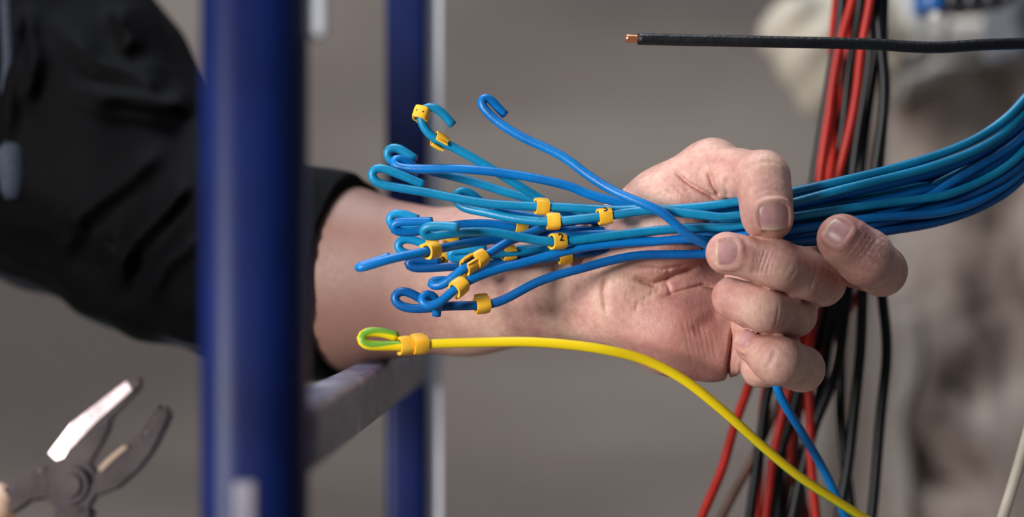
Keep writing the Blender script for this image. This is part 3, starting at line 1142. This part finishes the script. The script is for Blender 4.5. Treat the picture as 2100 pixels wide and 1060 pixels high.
wire('eighth', 'azure', dp([(887, 454), (845, 454), (815, 455), (800, 462), (803, 472), (827, 476), (860, 474), (905, 466), (943, 461), (990, 458), (1040, 463), (1068, 467), (1149, 471), (1228, 474), (1310, 474), (1420, 470)], (0, -20), (.3, -20), (.6, -6), (1, -2)), 0.6, 0,
     'mid blue wire with a flat hook overlapped by a teal hook')
wire('ninth', 'teal', dp([(941, 466), (911, 463), (882, 463), (864, 469), (863, 481), (882, 485), (911, 481), (964, 475), (1017, 477), (1070, 487), (1123, 495), (1162, 494), (1228, 487), (1264, 482), (1340, 473), (1430, 466)], (0, -40), (.3, -38), (.6, -24), (.8, -18), (1, -14)), 0.5, -5,
     'blurred teal wire with the rounded hook nearest the viewer, bearing marker 2')
wire('tenth', 'sky', dp([(897, 504), (858, 496), (834, 488), (817, 494), (812, 508), (826, 519), (860, 523), (907, 523), (980, 522), (1060, 517), (1140, 508), (1250, 498), (1400, 490)], (0, 6), (1, 2)), 0.72, 4,
     'light blue wire with an open round loop at the left')
wire('eleventh', 'azure', dp([(800, 526), (765, 538), (740, 546), (731, 549), (730, 550), (736, 550), (756, 544), (800, 531), (872, 516), (906, 509), (964, 498), (1017, 491), (1060, 486), (1150, 482), (1280, 480), (1420, 482)], (0, -34), (.13, -34), (.2, -35.5), (.27, -39), (.34, -41), (.45, -41), (.6, -26), (.75, -10), (1, -6)), 0.68, -2,
     'straight pointing blue wire reaching farthest left')
wire('twelfth', 'sky', dp([(998, 512), (964, 512), (934, 513), (919, 518), (918, 527), (934, 532), (964, 527), (1000, 522), (1041, 518), (1070, 516), (1123, 510), (1200, 504), (1300, 496), (1410, 492)], (0, -8), (.5, -6), (1, 0)), 0.8, 0,
     'light blue wire with a hook whose copper end faces right')
wire('thirteenth', 'azure', dp([(930, 574), (912, 576), (893, 574), (879, 580), (885, 589), (900, 588), (924, 572), (951, 550), (972, 538), (1004, 519), (1043, 495), (1070, 485), (1123, 464), (1180, 452), (1260, 450), (1400, 452)], (0, -22), (.2, -26), (.4, -34), (.6, -26), (.8, -10), (1, 2)), 0.38, 3,
     'blue wire slanting down through a doubled yellow marker')
wire('fourteenth', 'azure', dp([(895, 647), (897, 626), (894, 610), (884, 600), (870, 603), (862, 616), (868, 627), (885, 629), (906, 617), (927, 598), (945, 586), (964, 574), (1017, 553), (1070, 540), (1144, 519), (1202, 506), (1250, 500), (1350, 494), (1420, 490)], (0, -26), (.15, -26), (.35, -40), (.6, -28), (.8, -18), (1, -12)), 0.82, -4,
     'blue wire ending in a tight round curl with its tip hanging down')
wire('fifteenth', 'deep', dp([(880, 622), (860, 611), (843, 601), (825, 595), (808, 602), (807, 618), (827, 630), (864, 633), (911, 628), (977, 626), (1017, 621), (1056, 603), (1096, 581), (1149, 562), (1202, 548), (1249, 535), (1307, 524), (1371, 522), (1444, 521)], (0, -18), (.3, -22), (.6, -20), (1, -14)), 1.0, -4,
     'lowest dark blue wire with an open loop and a low swooping run', wob=0.0)
wire('sixteenth', 'deep', dp([(902, 538), (869, 533), (840, 532), (830, 539), (839, 548), (885, 549), (938, 546), (1004, 543), (1057, 537), (1123, 529), (1175, 521), (1228, 515), (1286, 504), (1371, 496), (1420, 489)], (0, -2), (.3, -2), (1, -8)), 0.9, -3,
     'dark blue wire with a long flat hook under the straight wire')
# wires whose ends hide behind the others
HID = [
    ('h1', 'deep', [(925, 474), (912, 480), (920, 488), (950, 488), (1030, 474), (1120, 470), (1250, 466), (1400, 456)], 12, 0.2, 6, 'dark blue wire hidden behind the teal hook nearest the viewer'),
    ('h2', 'sky', [(990, 466), (975, 472), (985, 480), (1040, 486), (1150, 484), (1260, 480), (1400, 478)], 14, 0.62, 8, 'light blue wire whose end hides behind the middle of the fan'),
    ('h3', 'azure', [(1010, 430), (1040, 436), (1100, 446), (1180, 460), (1280, 466), (1400, 446)], 10, 0.15, 8, 'blue wire hidden behind the pair of upper markers'),
    ('h4', 'deep', [(1010, 524), (1060, 522), (1150, 516), (1260, 512), (1360, 506), (1420, 502)], 10, 0.92, 6, 'dark blue wire along the underside of the bundle'),
    ('h5', 'teal', [(1060, 512), (1120, 512), (1190, 520), (1260, 522), (1340, 514), (1430, 508)], 6, 0.97, 3, 'teal wire sagging below the bundle before the fist'),
    ('h6', 'azure', [(935, 566), (945, 560), (990, 548), (1080, 522), (1180, 498), (1300, 482), (1410, 476)], 4, 0.75, 9, 'blue wire running behind the doubled marker'),
]
HID += [
    ('h7', 'azure', [(1150, 452), (1200, 456), (1290, 462), (1400, 458)], 14, 0.25, 9, 'blue wire deep in the bundle behind the rightmost marker'),
    ('h8', 'deep', [(1130, 500), (1200, 496), (1300, 488), (1420, 484)], 14, 0.7, 10, 'dark blue wire deep in the middle of the bundle'),
    ('h9', 'azure', [(1180, 490), (1250, 486), (1330, 486), (1420, 492)], 10, 0.85, 8, 'blue wire deep in the lower half of the bundle'),
    ('h10', 'deep', [(1210, 470), (1290, 476), (1380, 470), (1430, 462)], 12, 0.48, 10, 'dark blue wire at the back of the bundle behind the thumb'),
]
for key, mt, pts, dd, q, dz, lab in HID:
    wire(key, mt, [(x, y, dd) for x, y in pts], q, dz, lab)

paths = []
for w in W:
    c = catmull([P(*p) for p in w['pts']], 0.0015)
    paths.append(smooth_path(resample(c, 0.0019), 1))
# push crossing wires apart, mostly front-to-back, so none runs through another
off = np.r_[0, np.cumsum([len(p) for p in paths])]
X = np.vstack(paths)
wid = np.concatenate([np.full(len(p), i) for i, p in enumerate(paths)])
for it in range(36):
    delta = np.zeros_like(X)
    order = np.argsort(X[:, 0])
    Xs, ws = X[order], wid[order]
    for sft in range(1, 190):
        dx = Xs[sft:, 0] - Xs[:-sft, 0]
        m = (dx < 0.0035) & (ws[sft:] != ws[:-sft])
        if not m.any():
            if (dx.min() if len(dx) else 1) > 0.0035:
                break
            continue
        i = np.nonzero(m)[0]
        j = i + sft
        dv = Xs[j] - Xs[i]
        # ignore the along-wire part
        dv[:, 0] *= 0.6
        L = np.linalg.norm(dv, axis=1)
        g = L < 2 * RW
        if not g.any():
            continue
        i, j, dv, L = i[g], j[g], dv[g], np.maximum(L[g], 1e-5)
        sgn = np.where(np.abs(dv[:, 1]) < 1e-5, 1.0, np.sign(dv[:, 1]))
        push = (2 * RW - L)
        cvec = np.zeros_like(dv)
        cvec[:, 1] = sgn * push * 0.22
        cvec[:, 2] = dv[:, 2] / L * push * 0.06
        np.add.at(delta, order[j], cvec)
        np.add.at(delta, order[i], -cvec)
    delta = np.clip(delta, -0.0008, 0.0008)
    X = X + delta
    for k in range(len(paths)):
        s = slice(off[k], off[k + 1])
        # smooth the depth only
        y = X[s, 1]
        for _ in range(3):
            y[1:-1] = 0.25 * y[:-2] + 0.5 * y[1:-1] + 0.25 * y[2:]
        X[s, 1] = y
        z = X[s, 2]
        far = X[s, 0] > 0.085
        zz = z.copy()
        zz[1:-1] = 0.25 * z[:-2] + 0.5 * z[1:-1] + 0.25 * z[2:]
        X[s, 2] = np.where(far, zz, z)
paths = [X[off[k]:off[k + 1]] for k in range(len(paths))]
WP = {}
for w, p in zip(W, paths):
    p = smooth_path(resample(catmull(p, 0.0012), 0.0016), 2)
    WP[w['key']] = p
    o = tube('blue_wire', p, RW, MAT[w['mat']], sides=14)
    tag(o, w['label'], 'wire', 'blue wires held in the fist')
    d = p[0] - p[2]
    d /= np.linalg.norm(d)
    tube('copper_core', np.array([p[0] - d * 0.003, p[0] - d * 0.001, p[0] + d * 0.0003]), 0.00105, MAT['copper'], o, sides=10)


# ------------------------------------------------------------------ yellow markers
def marker_profile():
    """open collar: squarish ring with a slit and two small lips"""
    ro, ri = 0.0034, 0.0024
    pts_o, pts_i = [], []
    for a in np.linspace(-150, 150, 31):
        t = math.radians(a)
        c, s = math.cos(t), math.sin(t)
        q = 1.0 / (abs(c) ** 4 + abs(s) ** 4) ** 0.25
        q = 0.45 + 0.55 * q
        pts_o.append((ro * q * c, ro * q * s))
        pts_i.append((ri * c, ri * s))
    # lips
    pts_o.append((-0.0042, 0.0020))
    pts_i.append((-0.0040, 0.0010))
    pts_o.insert(0, (-0.0042, -0.0020))
    pts_i.insert(0, (-0.0040, -0.0010))
    return pts_o, pts_i


PO, PI_ = marker_profile()


def place(path, px, py):
    D = (1 + path[:, 1]) * S
    u = path[:, 0] / D + 1050
    v = 530 - (path[:, 2] - ZC) / D
    i = int(np.argmin((u - px) ** 2 + (v - py) ** 2))
    i = min(max(i, 2), len(path) - 3)
    t = path[i + 2] - path[i - 2]
    return path[i], t / np.linalg.norm(t)


def digit_mesh(ch):
    cu = bpy.data.curves.new('digit', 'FONT')
    cu.body = ch
    cu.size = 0.0044
    cu.align_x = 'CENTER'
    cu.align_y = 'CENTER'
    cu.extrude = 0.00008
    cu.offset = 0.00008
    ob = bpy.data.objects.new('tmp', cu)
    COL.objects.link(ob)
    bpy.context.view_layer.update()
    me = bpy.data.meshes.new_from_object(ob.evaluated_get(bpy.context.evaluated_depsgraph_get()))
    bpy.data.objects.remove(ob)
    return me


def marker(key, px, py, roll, label, width=0.0052, digit=None, droll=0, shift=0.0, scale=1.0, yaw=-16):
    p, t = place(WP[key], px, py)
    if t[0] < 0:
        t = -t
    y_ = math.radians(yaw)
    t = t * math.cos(y_) + np.array((0, 1.0, 0)) * math.sin(-y_)
    t /= np.linalg.norm(t)
    # the collar opens away from direction "roll" (degrees from facing the viewer, positive upwards)
    f = np.array((0, -1.0, 0))
    f = f - t * (f @ t)
    f /= np.linalg.norm(f)
    up = np.cross(f, t)
    if up[2] < 0:
        up = -up
    a = math.radians(roll)
    n = f * math.cos(a) + up * math.sin(a)
    s = np.cross(t, n)
    p = p + t * shift
    m = len(PO)
    V, F = [], []
    nl = 5
    for k in range(nl):
        w = (-0.5 + k / (nl - 1)) * width
        e = 0.94 if k in (0, nl - 1) else 1.0
        for (x, y) in PO:
            V.append(p + t * w + n * x * e * scale + s * y * e * scale)
        for (x, y) in PI_:
            V.append(p + t * w + n * x * scale + s * y * scale)
    st = 2 * m
    for k in range(nl - 1):
        for j in range(m - 1):
            F.append((k * st + j, k * st + j + 1, (k + 1) * st + j + 1, (k + 1) * st + j))
            F.append((k * st + m + j + 1, k * st + m + j, (k + 1) * st + m + j, (k + 1) * st + m + j + 1))
        F.append((k * st, (k + 1) * st, (k + 1) * st + m, k * st + m))
        F.append((k * st + m - 1, k * st + 2 * m - 1, (k + 1) * st + 2 * m - 1, (k + 1) * st + m - 1))
    for j in range(m - 1):
        F.append((j + 1, j, m + j, m + j + 1))
        b = (nl - 1) * st
        F.append((b + j, b + j + 1, b + m + j + 1, b + m + j))
    bm = bmesh.new()
    vs = [bm.verts.new(v) for v in V]
    for fc in F:
        try:
            bm.faces.new([vs[q] for q in fc])
        except ValueError:
            pass
    o = bm_obj('cable_marker', bm, MAT['marker'])
    for pol in o.data.polygons:
        pol.use_smooth = True
    o.data.set_sharp_from_angle(angle=math.radians(40))
    tag(o, label, 'cable marker', 'yellow markers on the wires')
    if digit:
        # printed on the curved face: wrap the figure round the collar
        me = digit_mesh(digit)
        for v in me.vertices:
            th_ = math.radians(droll) + v.co.y / 0.0034
            dn = n * math.cos(th_) + np.cross(n, t) * math.sin(th_) * (1 if np.cross(n, t)[2] > 0 else -1)
            c_, s_ = math.cos(th_), math.sin(th_)
            q_ = 0.45 + 0.55 / (abs(c_) ** 4 + abs(s_) ** 4) ** 0.25
            v.co = p + t * v.co.x + dn * (0.0034 * q_ * scale + 0.00006 + (0.00006 if v.co.z > 0 else 0))
        me.materials.clear()
        me.materials.append(MAT['print'])
        d = bpy.data.objects.new('printed_digit', me)
        COL.objects.link(d)
        d.parent = o
        d['label'] = 'black printed digit ' + digit
    return o


marker('one', 864, 230, 10, 'yellow marker printed 1 at the very top of the teal curl', 0.0052, '1')
marker('one', 904, 290, 160, 'yellow marker just below the curl of the top teal wire')
marker('fifth', 1111, 427, -20, 'yellow marker on the teal long-hook wire, upper of the close pair')
marker('sixth', 1135, 455, 15, 'yellow marker under the close pair, left one on its teal wire')
marker('sixth', 1243, 448, -10, 'yellow marker farthest right along the bundle, a digit on its top edge', 0.0052, '3', 62)
marker('ninth', 1141, 497, 10, 'yellow marker with a black 2, on the blurred teal wire', 0.0056, '2', 15)
marker('eighth', 1068, 467, -30, 'yellow marker behind the slanting wire, left of a neighbour', 0.0050)
marker('h1', 1087, 467, -30, 'yellow marker half hidden by the slanting blue wire', 0.0050)
marker('eleventh', 884, 517, -20, 'blurred yellow marker on the straight wire that points left', 0.0056)
marker('tenth', 907, 522, 0, 'yellow marker partly hidden behind the straight wire', 0.0050, '2', -40)
marker('tenth', 880, 505, 0, 'thin glimpse of a yellow marker above the straight wire')
marker('twelfth', 1043, 520, 170, 'dull yellow marker right of the copper tipped hook', 0.0048)
marker('h4', 1019, 526, 170, 'dull yellow marker left of its twin near the copper tip', 0.0048)
marker('thirteenth', 965, 542, -150, 'left half of the doubled yellow marker on the slanting wire', 0.0052)
marker('thirteenth', 985, 531, 20, 'right half of the doubled yellow marker on the slanting wire', 0.0052)
marker('fourteenth', 939, 591, 30, 'blurred yellow marker above the tight round curl', 0.0056)
marker('fifteenth', 990, 627, -60, 'lowest yellow marker on the dark blue swooping wire', 0.0056)
marker('sixteenth', 1155, 527, -40, 'yellow marker hanging under the bundle with a digit at its top', 0.0052, '6', 70)
marker('h1', 928, 489, -60, 'dull yellow marker peeping below the blurred teal hook', 0.0050)
marker('h2', 985, 478, -30, 'yellow marker in two slivers behind the blurred teal wire')
marker('h6', 948, 559, 40, 'pale yellow marker behind the slanting wire near the curl', 0.0050)
marker('h2', 1356, 466, 0, 'tiny visible bit of yellow marker deep in the bundle')

# ------------------------------------------------------------------ green and yellow earth wire
c = catmull([P(*p) for p in dp([(815, 691), (790, 683), (765, 680), (745, 684), (738, 694), (746, 706), (770, 709), (800, 709), (828, 709), (860, 706), (900, 704), (980, 702), (1080, 701), (1160, 706), (1240, 717), (1320, 737), (1400, 777), (1480, 840), (1560, 912), (1640, 978), (1720, 1030), (1800, 1080), (1900, 1140), (2050, 1220)], (0, -36), (.2, -40), (.6, -34), (.8, -14), (1, 10))], 0.0015)
c = smooth_path(resample(c, 0.0018), 2)
WP['earth'] = c
o = tube('earth_wire', c, 0.0020, MAT['yg'], uvs=True, twist=0.8, sides=20)
tag(o, 'yellow and green striped earth wire with a folded hook below the blue wires', 'wire')
d = (c[0] - c[2]) / np.linalg.norm(c[0] - c[2])
tube('copper_core', np.array([c[0] - d * 0.002, c[0], c[0] + d * 0.0006]), 0.001, MAT['copper'], o, sides=10)
marker('earth', 829, 709, 25, 'left one of two orange yellow markers on the earth wire', 0.0056, scale=1.08)
marker('earth', 860, 706, -35, 'right one of two orange yellow markers on the earth wire', 0.0056, scale=1.08)

# ------------------------------------------------------------------ black cable with bare copper end
c = catmull([P(*p) for p in ((1308, 80, -8), (1400, 82, -8), (1500, 84, -8), (1600, 86, -7), (1700, 88, -6), (1800, 91, -4), (1870, 96, -3), (1930, 97, -2), (2010, 92, 0), (2100, 89, 3), (2250, 84, 10), (2500, 60, 30))], 0.002)
o = tube('black_cable', c, 0.0024, MAT['blackcable'], sides=16)
tag(o, 'thick black cable stretched across the top with its copper end bare', 'cable')
c2 = catmull([P(1313, 80, -8), P(1296, 79, -8), P(1283, 78, -8)], 0.002)
tube('copper_core', c2, 0.00165, MAT['copper'], o, sides=14)


# ------------------------------------------------------------------ hanging red and black cables
def hang(kind, pts, label, r=0.0021):
    n = len(pts)
    c = catmull([P(*p) for p in pts], 0.003)
    c = smooth_path(resample(c, 0.003), 3)
    o = tube(kind + '_cable', c, r, MAT[kind], sides=12)
    tag(o, label, 'cable', 'red, black and brown cables hanging behind the hand')
    return o


def hp(ps, y0, y1=None):
    y1 = y0 if y1 is None else y1
    n = len(ps)
    return [(x, y, y0 + (y1 - y0) * i / (n - 1)) for i, (x, y) in enumerate(ps)]


hang('red', hp([(1724, -220), (1716, 0), (1709, 60), (1708, 120), (1712, 200), (1708, 300), (1694, 400), (1640, 560), (1560, 720), (1534, 797), (1507, 870), (1480, 965), (1439, 1060), (1370, 1250)], 136, 70), 'red cable that swings farthest left below the fist')
hang('red', hp([(1760, -220), (1748, 0), (1732, 53), (1719, 111), (1708, 172), (1701, 230), (1690, 300), (1680, 385), (1690, 500), (1674, 634), (1661, 698), (1655, 760), (1659, 806), (1663, 942), (1674, 1060), (1700, 1250)], 90, 88), 'bright red cable seen between the fingers and the black cables')
hang('red', hp([(1800, -220), (1785, 0), (1772, 66), (1764, 119), (1759, 172), (1747, 245), (1728, 324), (1710, 390), (1670, 560), (1640, 700), (1611, 825), (1588, 920), (1570, 1060), (1545, 1250)], 88, 104), 'red cable at the middle of the hanging bunch, thickest looking at the top')
hang('red', hp([(1745, -220), (1738, 0), (1738, 110), (1728, 220), (1720, 262), (1708, 330), (1694, 385), (1650, 560), (1590, 720), (1570, 802), (1560, 915), (1552, 1060), (1540, 1250)], 128, 118), 'dull red cable mostly hidden among black ones')
hang('red', hp([(1790, 560), (1700, 700), (1640, 840), (1622, 900), (1630, 980), (1648, 1030), (1655, 1060), (1668, 1250)], 126, 130), 'short seen red cable low behind the earth wire')
hang('brown', hp([(1780, -220), (1770, 0), (1762, 120), (1745, 260), (1720, 390), (1690, 560), (1640, 720), (1597, 825), (1548, 933), (1480, 1060), (1400, 1250)], 132, 120), 'brown cable slanting down to the left')
hang('brown', hp([(1740, -220), (1732, 0), (1722, 140), (1706, 300), (1700, 400), (1702, 560), (1690, 660), (1650, 790), (1632, 880), (1622, 960), (1606, 1060), (1590, 1250)], 140, 130), 'dark brown cable half hidden under the fist')
BL = [
    ([(1735, -220), (1727, 0), (1722, 60), (1712, 110), (1701, 170), (1684, 280), (1668, 380), (1640, 560), (1600, 720), (1575, 802), (1561, 897), (1538, 1060), (1510, 1250)], 106, 'black cable on the left edge of the hanging bunch'),
    ([(1775, -220), (1765, 0), (1756, 60), (1742, 140), (1728, 270), (1704, 385), (1680, 560), (1650, 740), (1625, 852), (1597, 942), (1579, 1060), (1560, 1250)], 112, 'black cable between the two brighter red ones'),
    ([(1815, -220), (1808, 0), (1798, 100), (1788, 160), (1770, 290), (1760, 390), (1750, 540), (1738, 603), (1724, 716), (1715, 761), (1670, 874), (1625, 1060), (1590, 1250)], 104, 'black cable that crosses another one below the forefinger'),
    ([(1790, -220), (1782, 0), (1785, 100), (1772, 200), (1756, 300), (1746, 390), (1735, 540), (1722, 640), (1724, 716), (1724, 852), (1733, 942), (1747, 1060), (1765, 1250)], 116, 'black cable hanging straight before bending right at the bottom'),
    ([(1812, -220), (1800, 0), (1806, 90), (1813, 150), (1812, 230), (1800, 320), (1790, 390), (1772, 540), (1769, 607), (1765, 716), (1751, 852), (1738, 965), (1724, 1040), (1690, 1250)], 94, 'black cable second from the right of the hanging bunch'),
    ([(1822, -220), (1812, 0), (1810, 100), (1815, 180), (1808, 280), (1800, 390), (1804, 540), (1810, 612), (1819, 716), (1806, 852), (1788, 1060), (1760, 1250)], 100, 'rightmost black cable hanging apart from the rest'),
    ([(1795, -220), (1790, 0), (1776, 120), (1766, 240), (1746, 330), (1735, 400), (1728, 540), (1715, 616), (1697, 707), (1683, 797), (1652, 924), (1634, 1060), (1610, 1250)], 122, 'black cable directly right of the little finger'),
    ([(1755, -220), (1748, 20), (1744, 110), (1732, 190), (1716, 300), (1700, 390), (1690, 560), (1662, 720), (1640, 800), (1630, 900), (1640, 980), (1650, 1060), (1660, 1250)], 134, 'black cable at the very back of the hanging bunch'),
    ([(1806, -220), (1797, 0), (1790, 90), (1770, 190), (1756, 300), (1738, 390), (1712, 560), (1660, 760), (1618, 870), (1600, 960), (1596, 1060), (1600, 1250)], 128, 'black cable showing only in gaps between red ones'),
]
for ps, y, lab in BL:
    hang('black', hp(ps, y, y), lab, 0.0024)
o = tube('cream_cable', catmull([P(*p) for p in ((2330, -260, 60), (2290, 60, 52), (2240, 330, 46), (2186, 580, 40), (2130, 810, 36), (2098, 925, 32), (2076, 1000, 30), (2056, 1062, 28), (2000, 1230, 26))], 0.003), 0.0024, MAT['cream'])
tag(o, 'cream cable at the lower right corner', 'cable')


# ------------------------------------------------------------------ foam and electrical parts
def foam(name, blobs, mat, label, seed, h=0.004):
    c = np.array([P(x, y, yy) for x, y, yy, r in blobs])
    R = np.array([r for *_, r in blobs]) / 1000
    f = Field((c - R[:, None] - 0.02).min(0), (c + R[:, None] + 0.02).max(0), h)
    for p, r in zip(c, R):
        f.cap(p, p + np.array((0.002, 0, 0)), r, r, 0.012)
    sl, X, Y, Z = f.win(f.lo, f.lo + f.n * h)
    f.d[sl] += (0.0060 * vnoise(X * 120 + Y * 50, Z * 120 + Y * 60, seed, 3)).astype(np.float32)
    V, Q = f.mesh(1)
    o = fast_mesh(name, V, Q, mat)
    tag(o, label, 'foam')


foam('expanding_foam', [(1625, 75, 560, 20), (1660, 55, 560, 24), (1700, 65, 570, 26), (1640, 100, 555, 18), (1690, 105, 560, 22), (1650, 145, 555, 16), (1685, 160, 560, 16), (1672, 195, 560, 12), (1690, 220, 565, 10), (1735, 60, 580, 26), (1780, 62, 590, 26), (1760, 100, 590, 22), (1805, 80, 600, 24)], MAT['foam'],
     'lumpy cream expanding foam with drips behind the hanging cables', 4)
foam('expanding_foam', [(1842, 40, 600, 22), (1870, 50, 600, 22), (1850, 80, 600, 20), (1880, 28, 600, 18), (1835, 105, 605, 12)], MAT['whitefoam'],
     'pale white foam lump on the ledge right of the cables', 9)


def panel():
    root = empty('terminal_block', P(1990, 20, 300))
    tag(root, 'dark electrical terminal block with a blue end at the top right', 'terminal block')
    def bx(name, x0, y0, x1, y1, d0, d1, mat, bev=0.002):
        a, b = P(x0, y1, d0), P(x1, y0, d0)
        return reparent(bm_obj(name, box_bm((a[0], d0 / 1000, a[2]), (b[0], d1 / 1000, b[2]), bev, 2), mat), root)
    bx('rail', 1890, -90, 2140, -60, 300, 345, MAT['greyplastic'])
    bx('blue_terminal', 1898, -70, 1938, 20, 296, 340, MAT['blueplastic'], 0.003)
    for k in range(4):
        bx('module', 1942 + 37 * k, -75, 1977 + 37 * k, (14, 17, 12, 6)[k], 296, 342, MAT['darkplastic'], 0.003)
    bx('clip', 1914, 16, 1930, 42, 302, 318, MAT['whiteplastic'], 0.0025)
    root2 = empty('junction_box', P(2110, 60, 420))
    tag(root2, 'grey blue plastic box cut off by the right edge', 'box')
    a, b = P(2066, 116, 420), P(2190, -60, 420)
    reparent(bm_obj('body', box_bm((a[0], 0.42, a[2]), (b[0], 0.50, b[2]), 0.006, 3), MAT['greyplastic']), root2)
    reparent(bm_obj('lid', box_bm((a[0] + 0.003, 0.412, a[2] + 0.003), (b[0] - 0.003, 0.421, b[2] - 0.003), 0.003, 3), MAT['greyplastic']), root2)


panel()


# ------------------------------------------------------------------ pliers
def pliers():
    yd = -110
    root = empty('pliers', P(145, 990, yd))
    tag(root, 'open steel combination pliers with beige grips at the lower left', 'pliers')
    th = 0.0052

    def plate(name, pts, mat, y_off=0.0, thick=th, inset=0.0016, parent=None):
        bm = bmesh.new()
        c = np.array([P(x, y, yd) for x, y in pts])
        fr = [bm.verts.new((v[0], v[1] + y_off - thick, v[2])) for v in c]
        bk = [bm.verts.new((v[0], v[1] + y_off + thick, v[2])) for v in c]
        n = len(fr)
        bm.faces.new(fr)
        bm.faces.new(bk[::-1])
        for i in range(n):
            bm.faces.new((fr[i], bk[i], bk[(i + 1) % n], fr[(i + 1) % n]))
        bmesh.ops.recalc_face_normals(bm, faces=bm.faces)
        bmesh.ops.bevel(bm, geom=bm.edges[:], offset=inset, segments=2, affect='EDGES', clamp_overlap=True)
        return reparent(bm_obj(name, bm, mat), root)

    up = plate('jaw', [(128, 950), (138, 926), (204, 858), (274, 798), (294, 788), (284, 806), (256, 834), (232, 858), (226, 884), (212, 912), (190, 948), (186, 1010), (150, 1030)], MAT['jaw'], 0.0006, inset=0.0008)
    lw = plate('jaw', [(200, 968), (222, 940), (246, 922), (270, 908), (284, 896), (300, 880), (318, 852), (334, 830), (352, 836), (357, 850), (342, 884), (318, 930), (290, 966), (246, 1004), (206, 1016), (190, 1040), (150, 1050)], MAT['jaw'], -0.0012)
    # bevelled outer cheek of the upper jaw
    bm = bmesh.new()
    rid = [P(x, y, yd) for x, y in ((128, 948), (142, 924), (206, 858), (274, 798), (292, 786))]
    out = [P(x, y, yd) for x, y in ((108, 946), (103, 928), (150, 866), (262, 780), (286, 774))]
    R_ = [bm.verts.new((v[0], v[1] - th + 0.0004, v[2])) for v in rid]
    O_ = [bm.verts.new((v[0], v[1] - th + 0.0019, v[2])) for v in out]
    Rb = [bm.verts.new((v[0], v[1] + 0.004, v[2])) for v in rid]
    Ob = [bm.verts.new((v[0], v[1] + 0.004, v[2])) for v in out]
    for i in range(4):
        bm.faces.new((R_[i], O_[i], O_[i + 1], R_[i + 1]))
        bm.faces.new((O_[i], Ob[i], Ob[i + 1], O_[i + 1]))
        bm.faces.new((R_[i + 1], Rb[i + 1], Rb[i], R_[i]))
        bm.faces.new((Rb[i + 1], Ob[i + 1], Ob[i], Rb[i]))
    bm.faces.new((R_[0], Rb[0], Ob[0], O_[0]))
    bm.faces.new((R_[4], O_[4], Ob[4], Rb[4]))
    reparent(bm_obj('polished_cheek', bm, MAT['jaw']), root)
    plate('cutting_edge', [(206, 958), (224, 938), (262, 908), (272, 914), (240, 942), (216, 966)], MAT['edge'], -0.0024, inset=0.0006)
    # teeth on the lower jaw
    for k in range(5):
        t = k / 4
        p = P(290 + 36 * t, 892 - 56 * t, yd)
        bmm = bmesh.new()
        bmesh.ops.create_cone(bmm, segments=4, radius1=0.0012, radius2=0.0004, depth=0.0085, cap_ends=True)
        bmesh.ops.rotate(bmm, verts=bmm.verts, matrix=Matrix.Rotation(math.pi / 2, 3, 'X'))
        bmesh.ops.translate(bmm, verts=bmm.verts, vec=(p[0], p[1] - 0.001, p[2]))
        reparent(bm_obj('tooth', bmm, MAT['jaw']), root)

    def disc(name, r, d, y):
        bmm = bmesh.new()
        bmesh.ops.create_cone(bmm, segments=40, radius1=r, radius2=r, depth=d, cap_ends=True)
        bmesh.ops.bevel(bmm, geom=[e for e in bmm.edges if len(e.link_faces) == 2 and any(len(f.verts) > 4 for f in e.link_faces)], offset=d * 0.2, segments=2, affect='EDGES')
        c = P(147, 990, yd)
        bmesh.ops.rotate(bmm, verts=bmm.verts, matrix=Matrix.Rotation(math.pi / 2, 3, 'X'))
        bmesh.ops.translate(bmm, verts=bmm.verts, vec=(c[0], c[1] + y, c[2]))
        return reparent(bm_obj(name, bmm, MAT['jaw']), root)

    disc('pivot_plate', 0.0098, 0.0135, -0.0008)
    disc('rivet', 0.0048, 0.0015, -0.0082)
    plate('handle', [(112, 985), (104, 955), (78, 958), (20, 992), (-10, 1030), (26, 1060), (70, 1030), (110, 1022)], MAT['jaw'], -0.0005, 0.0046)
    plate('handle', [(118, 1020), (176, 1024), (196, 1040), (190, 1110), (128, 1110), (112, 1060)], MAT['jaw'], 0.0005, 0.0046)
    g1 = catmull([P(22, 1012, yd), P(-20, 1050, yd), P(-90, 1130, yd), P(-150, 1240, yd), P(-180, 1380, yd)], 0.004)
    rv = np.interp(np.linspace(0, 1, len(g1)), [0, .06, .5, .95, 1], mm(5.5, 8, 8, 7.5, 5))
    reparent(tube('grip', g1, 0.007, MAT['grip'], rv=rv), root)
    g2 = catmull([P(156, 1095, yd), P(150, 1140, yd), P(110, 1240, yd), P(60, 1340, yd), P(20, 1460, yd)], 0.004)
    rv = np.interp(np.linspace(0, 1, len(g2)), [0, .06, .5, .95, 1], mm(5.5, 8, 8, 7.5, 5))
    reparent(tube('grip', g2, 0.007, MAT['grip'], rv=rv), root)


pliers()
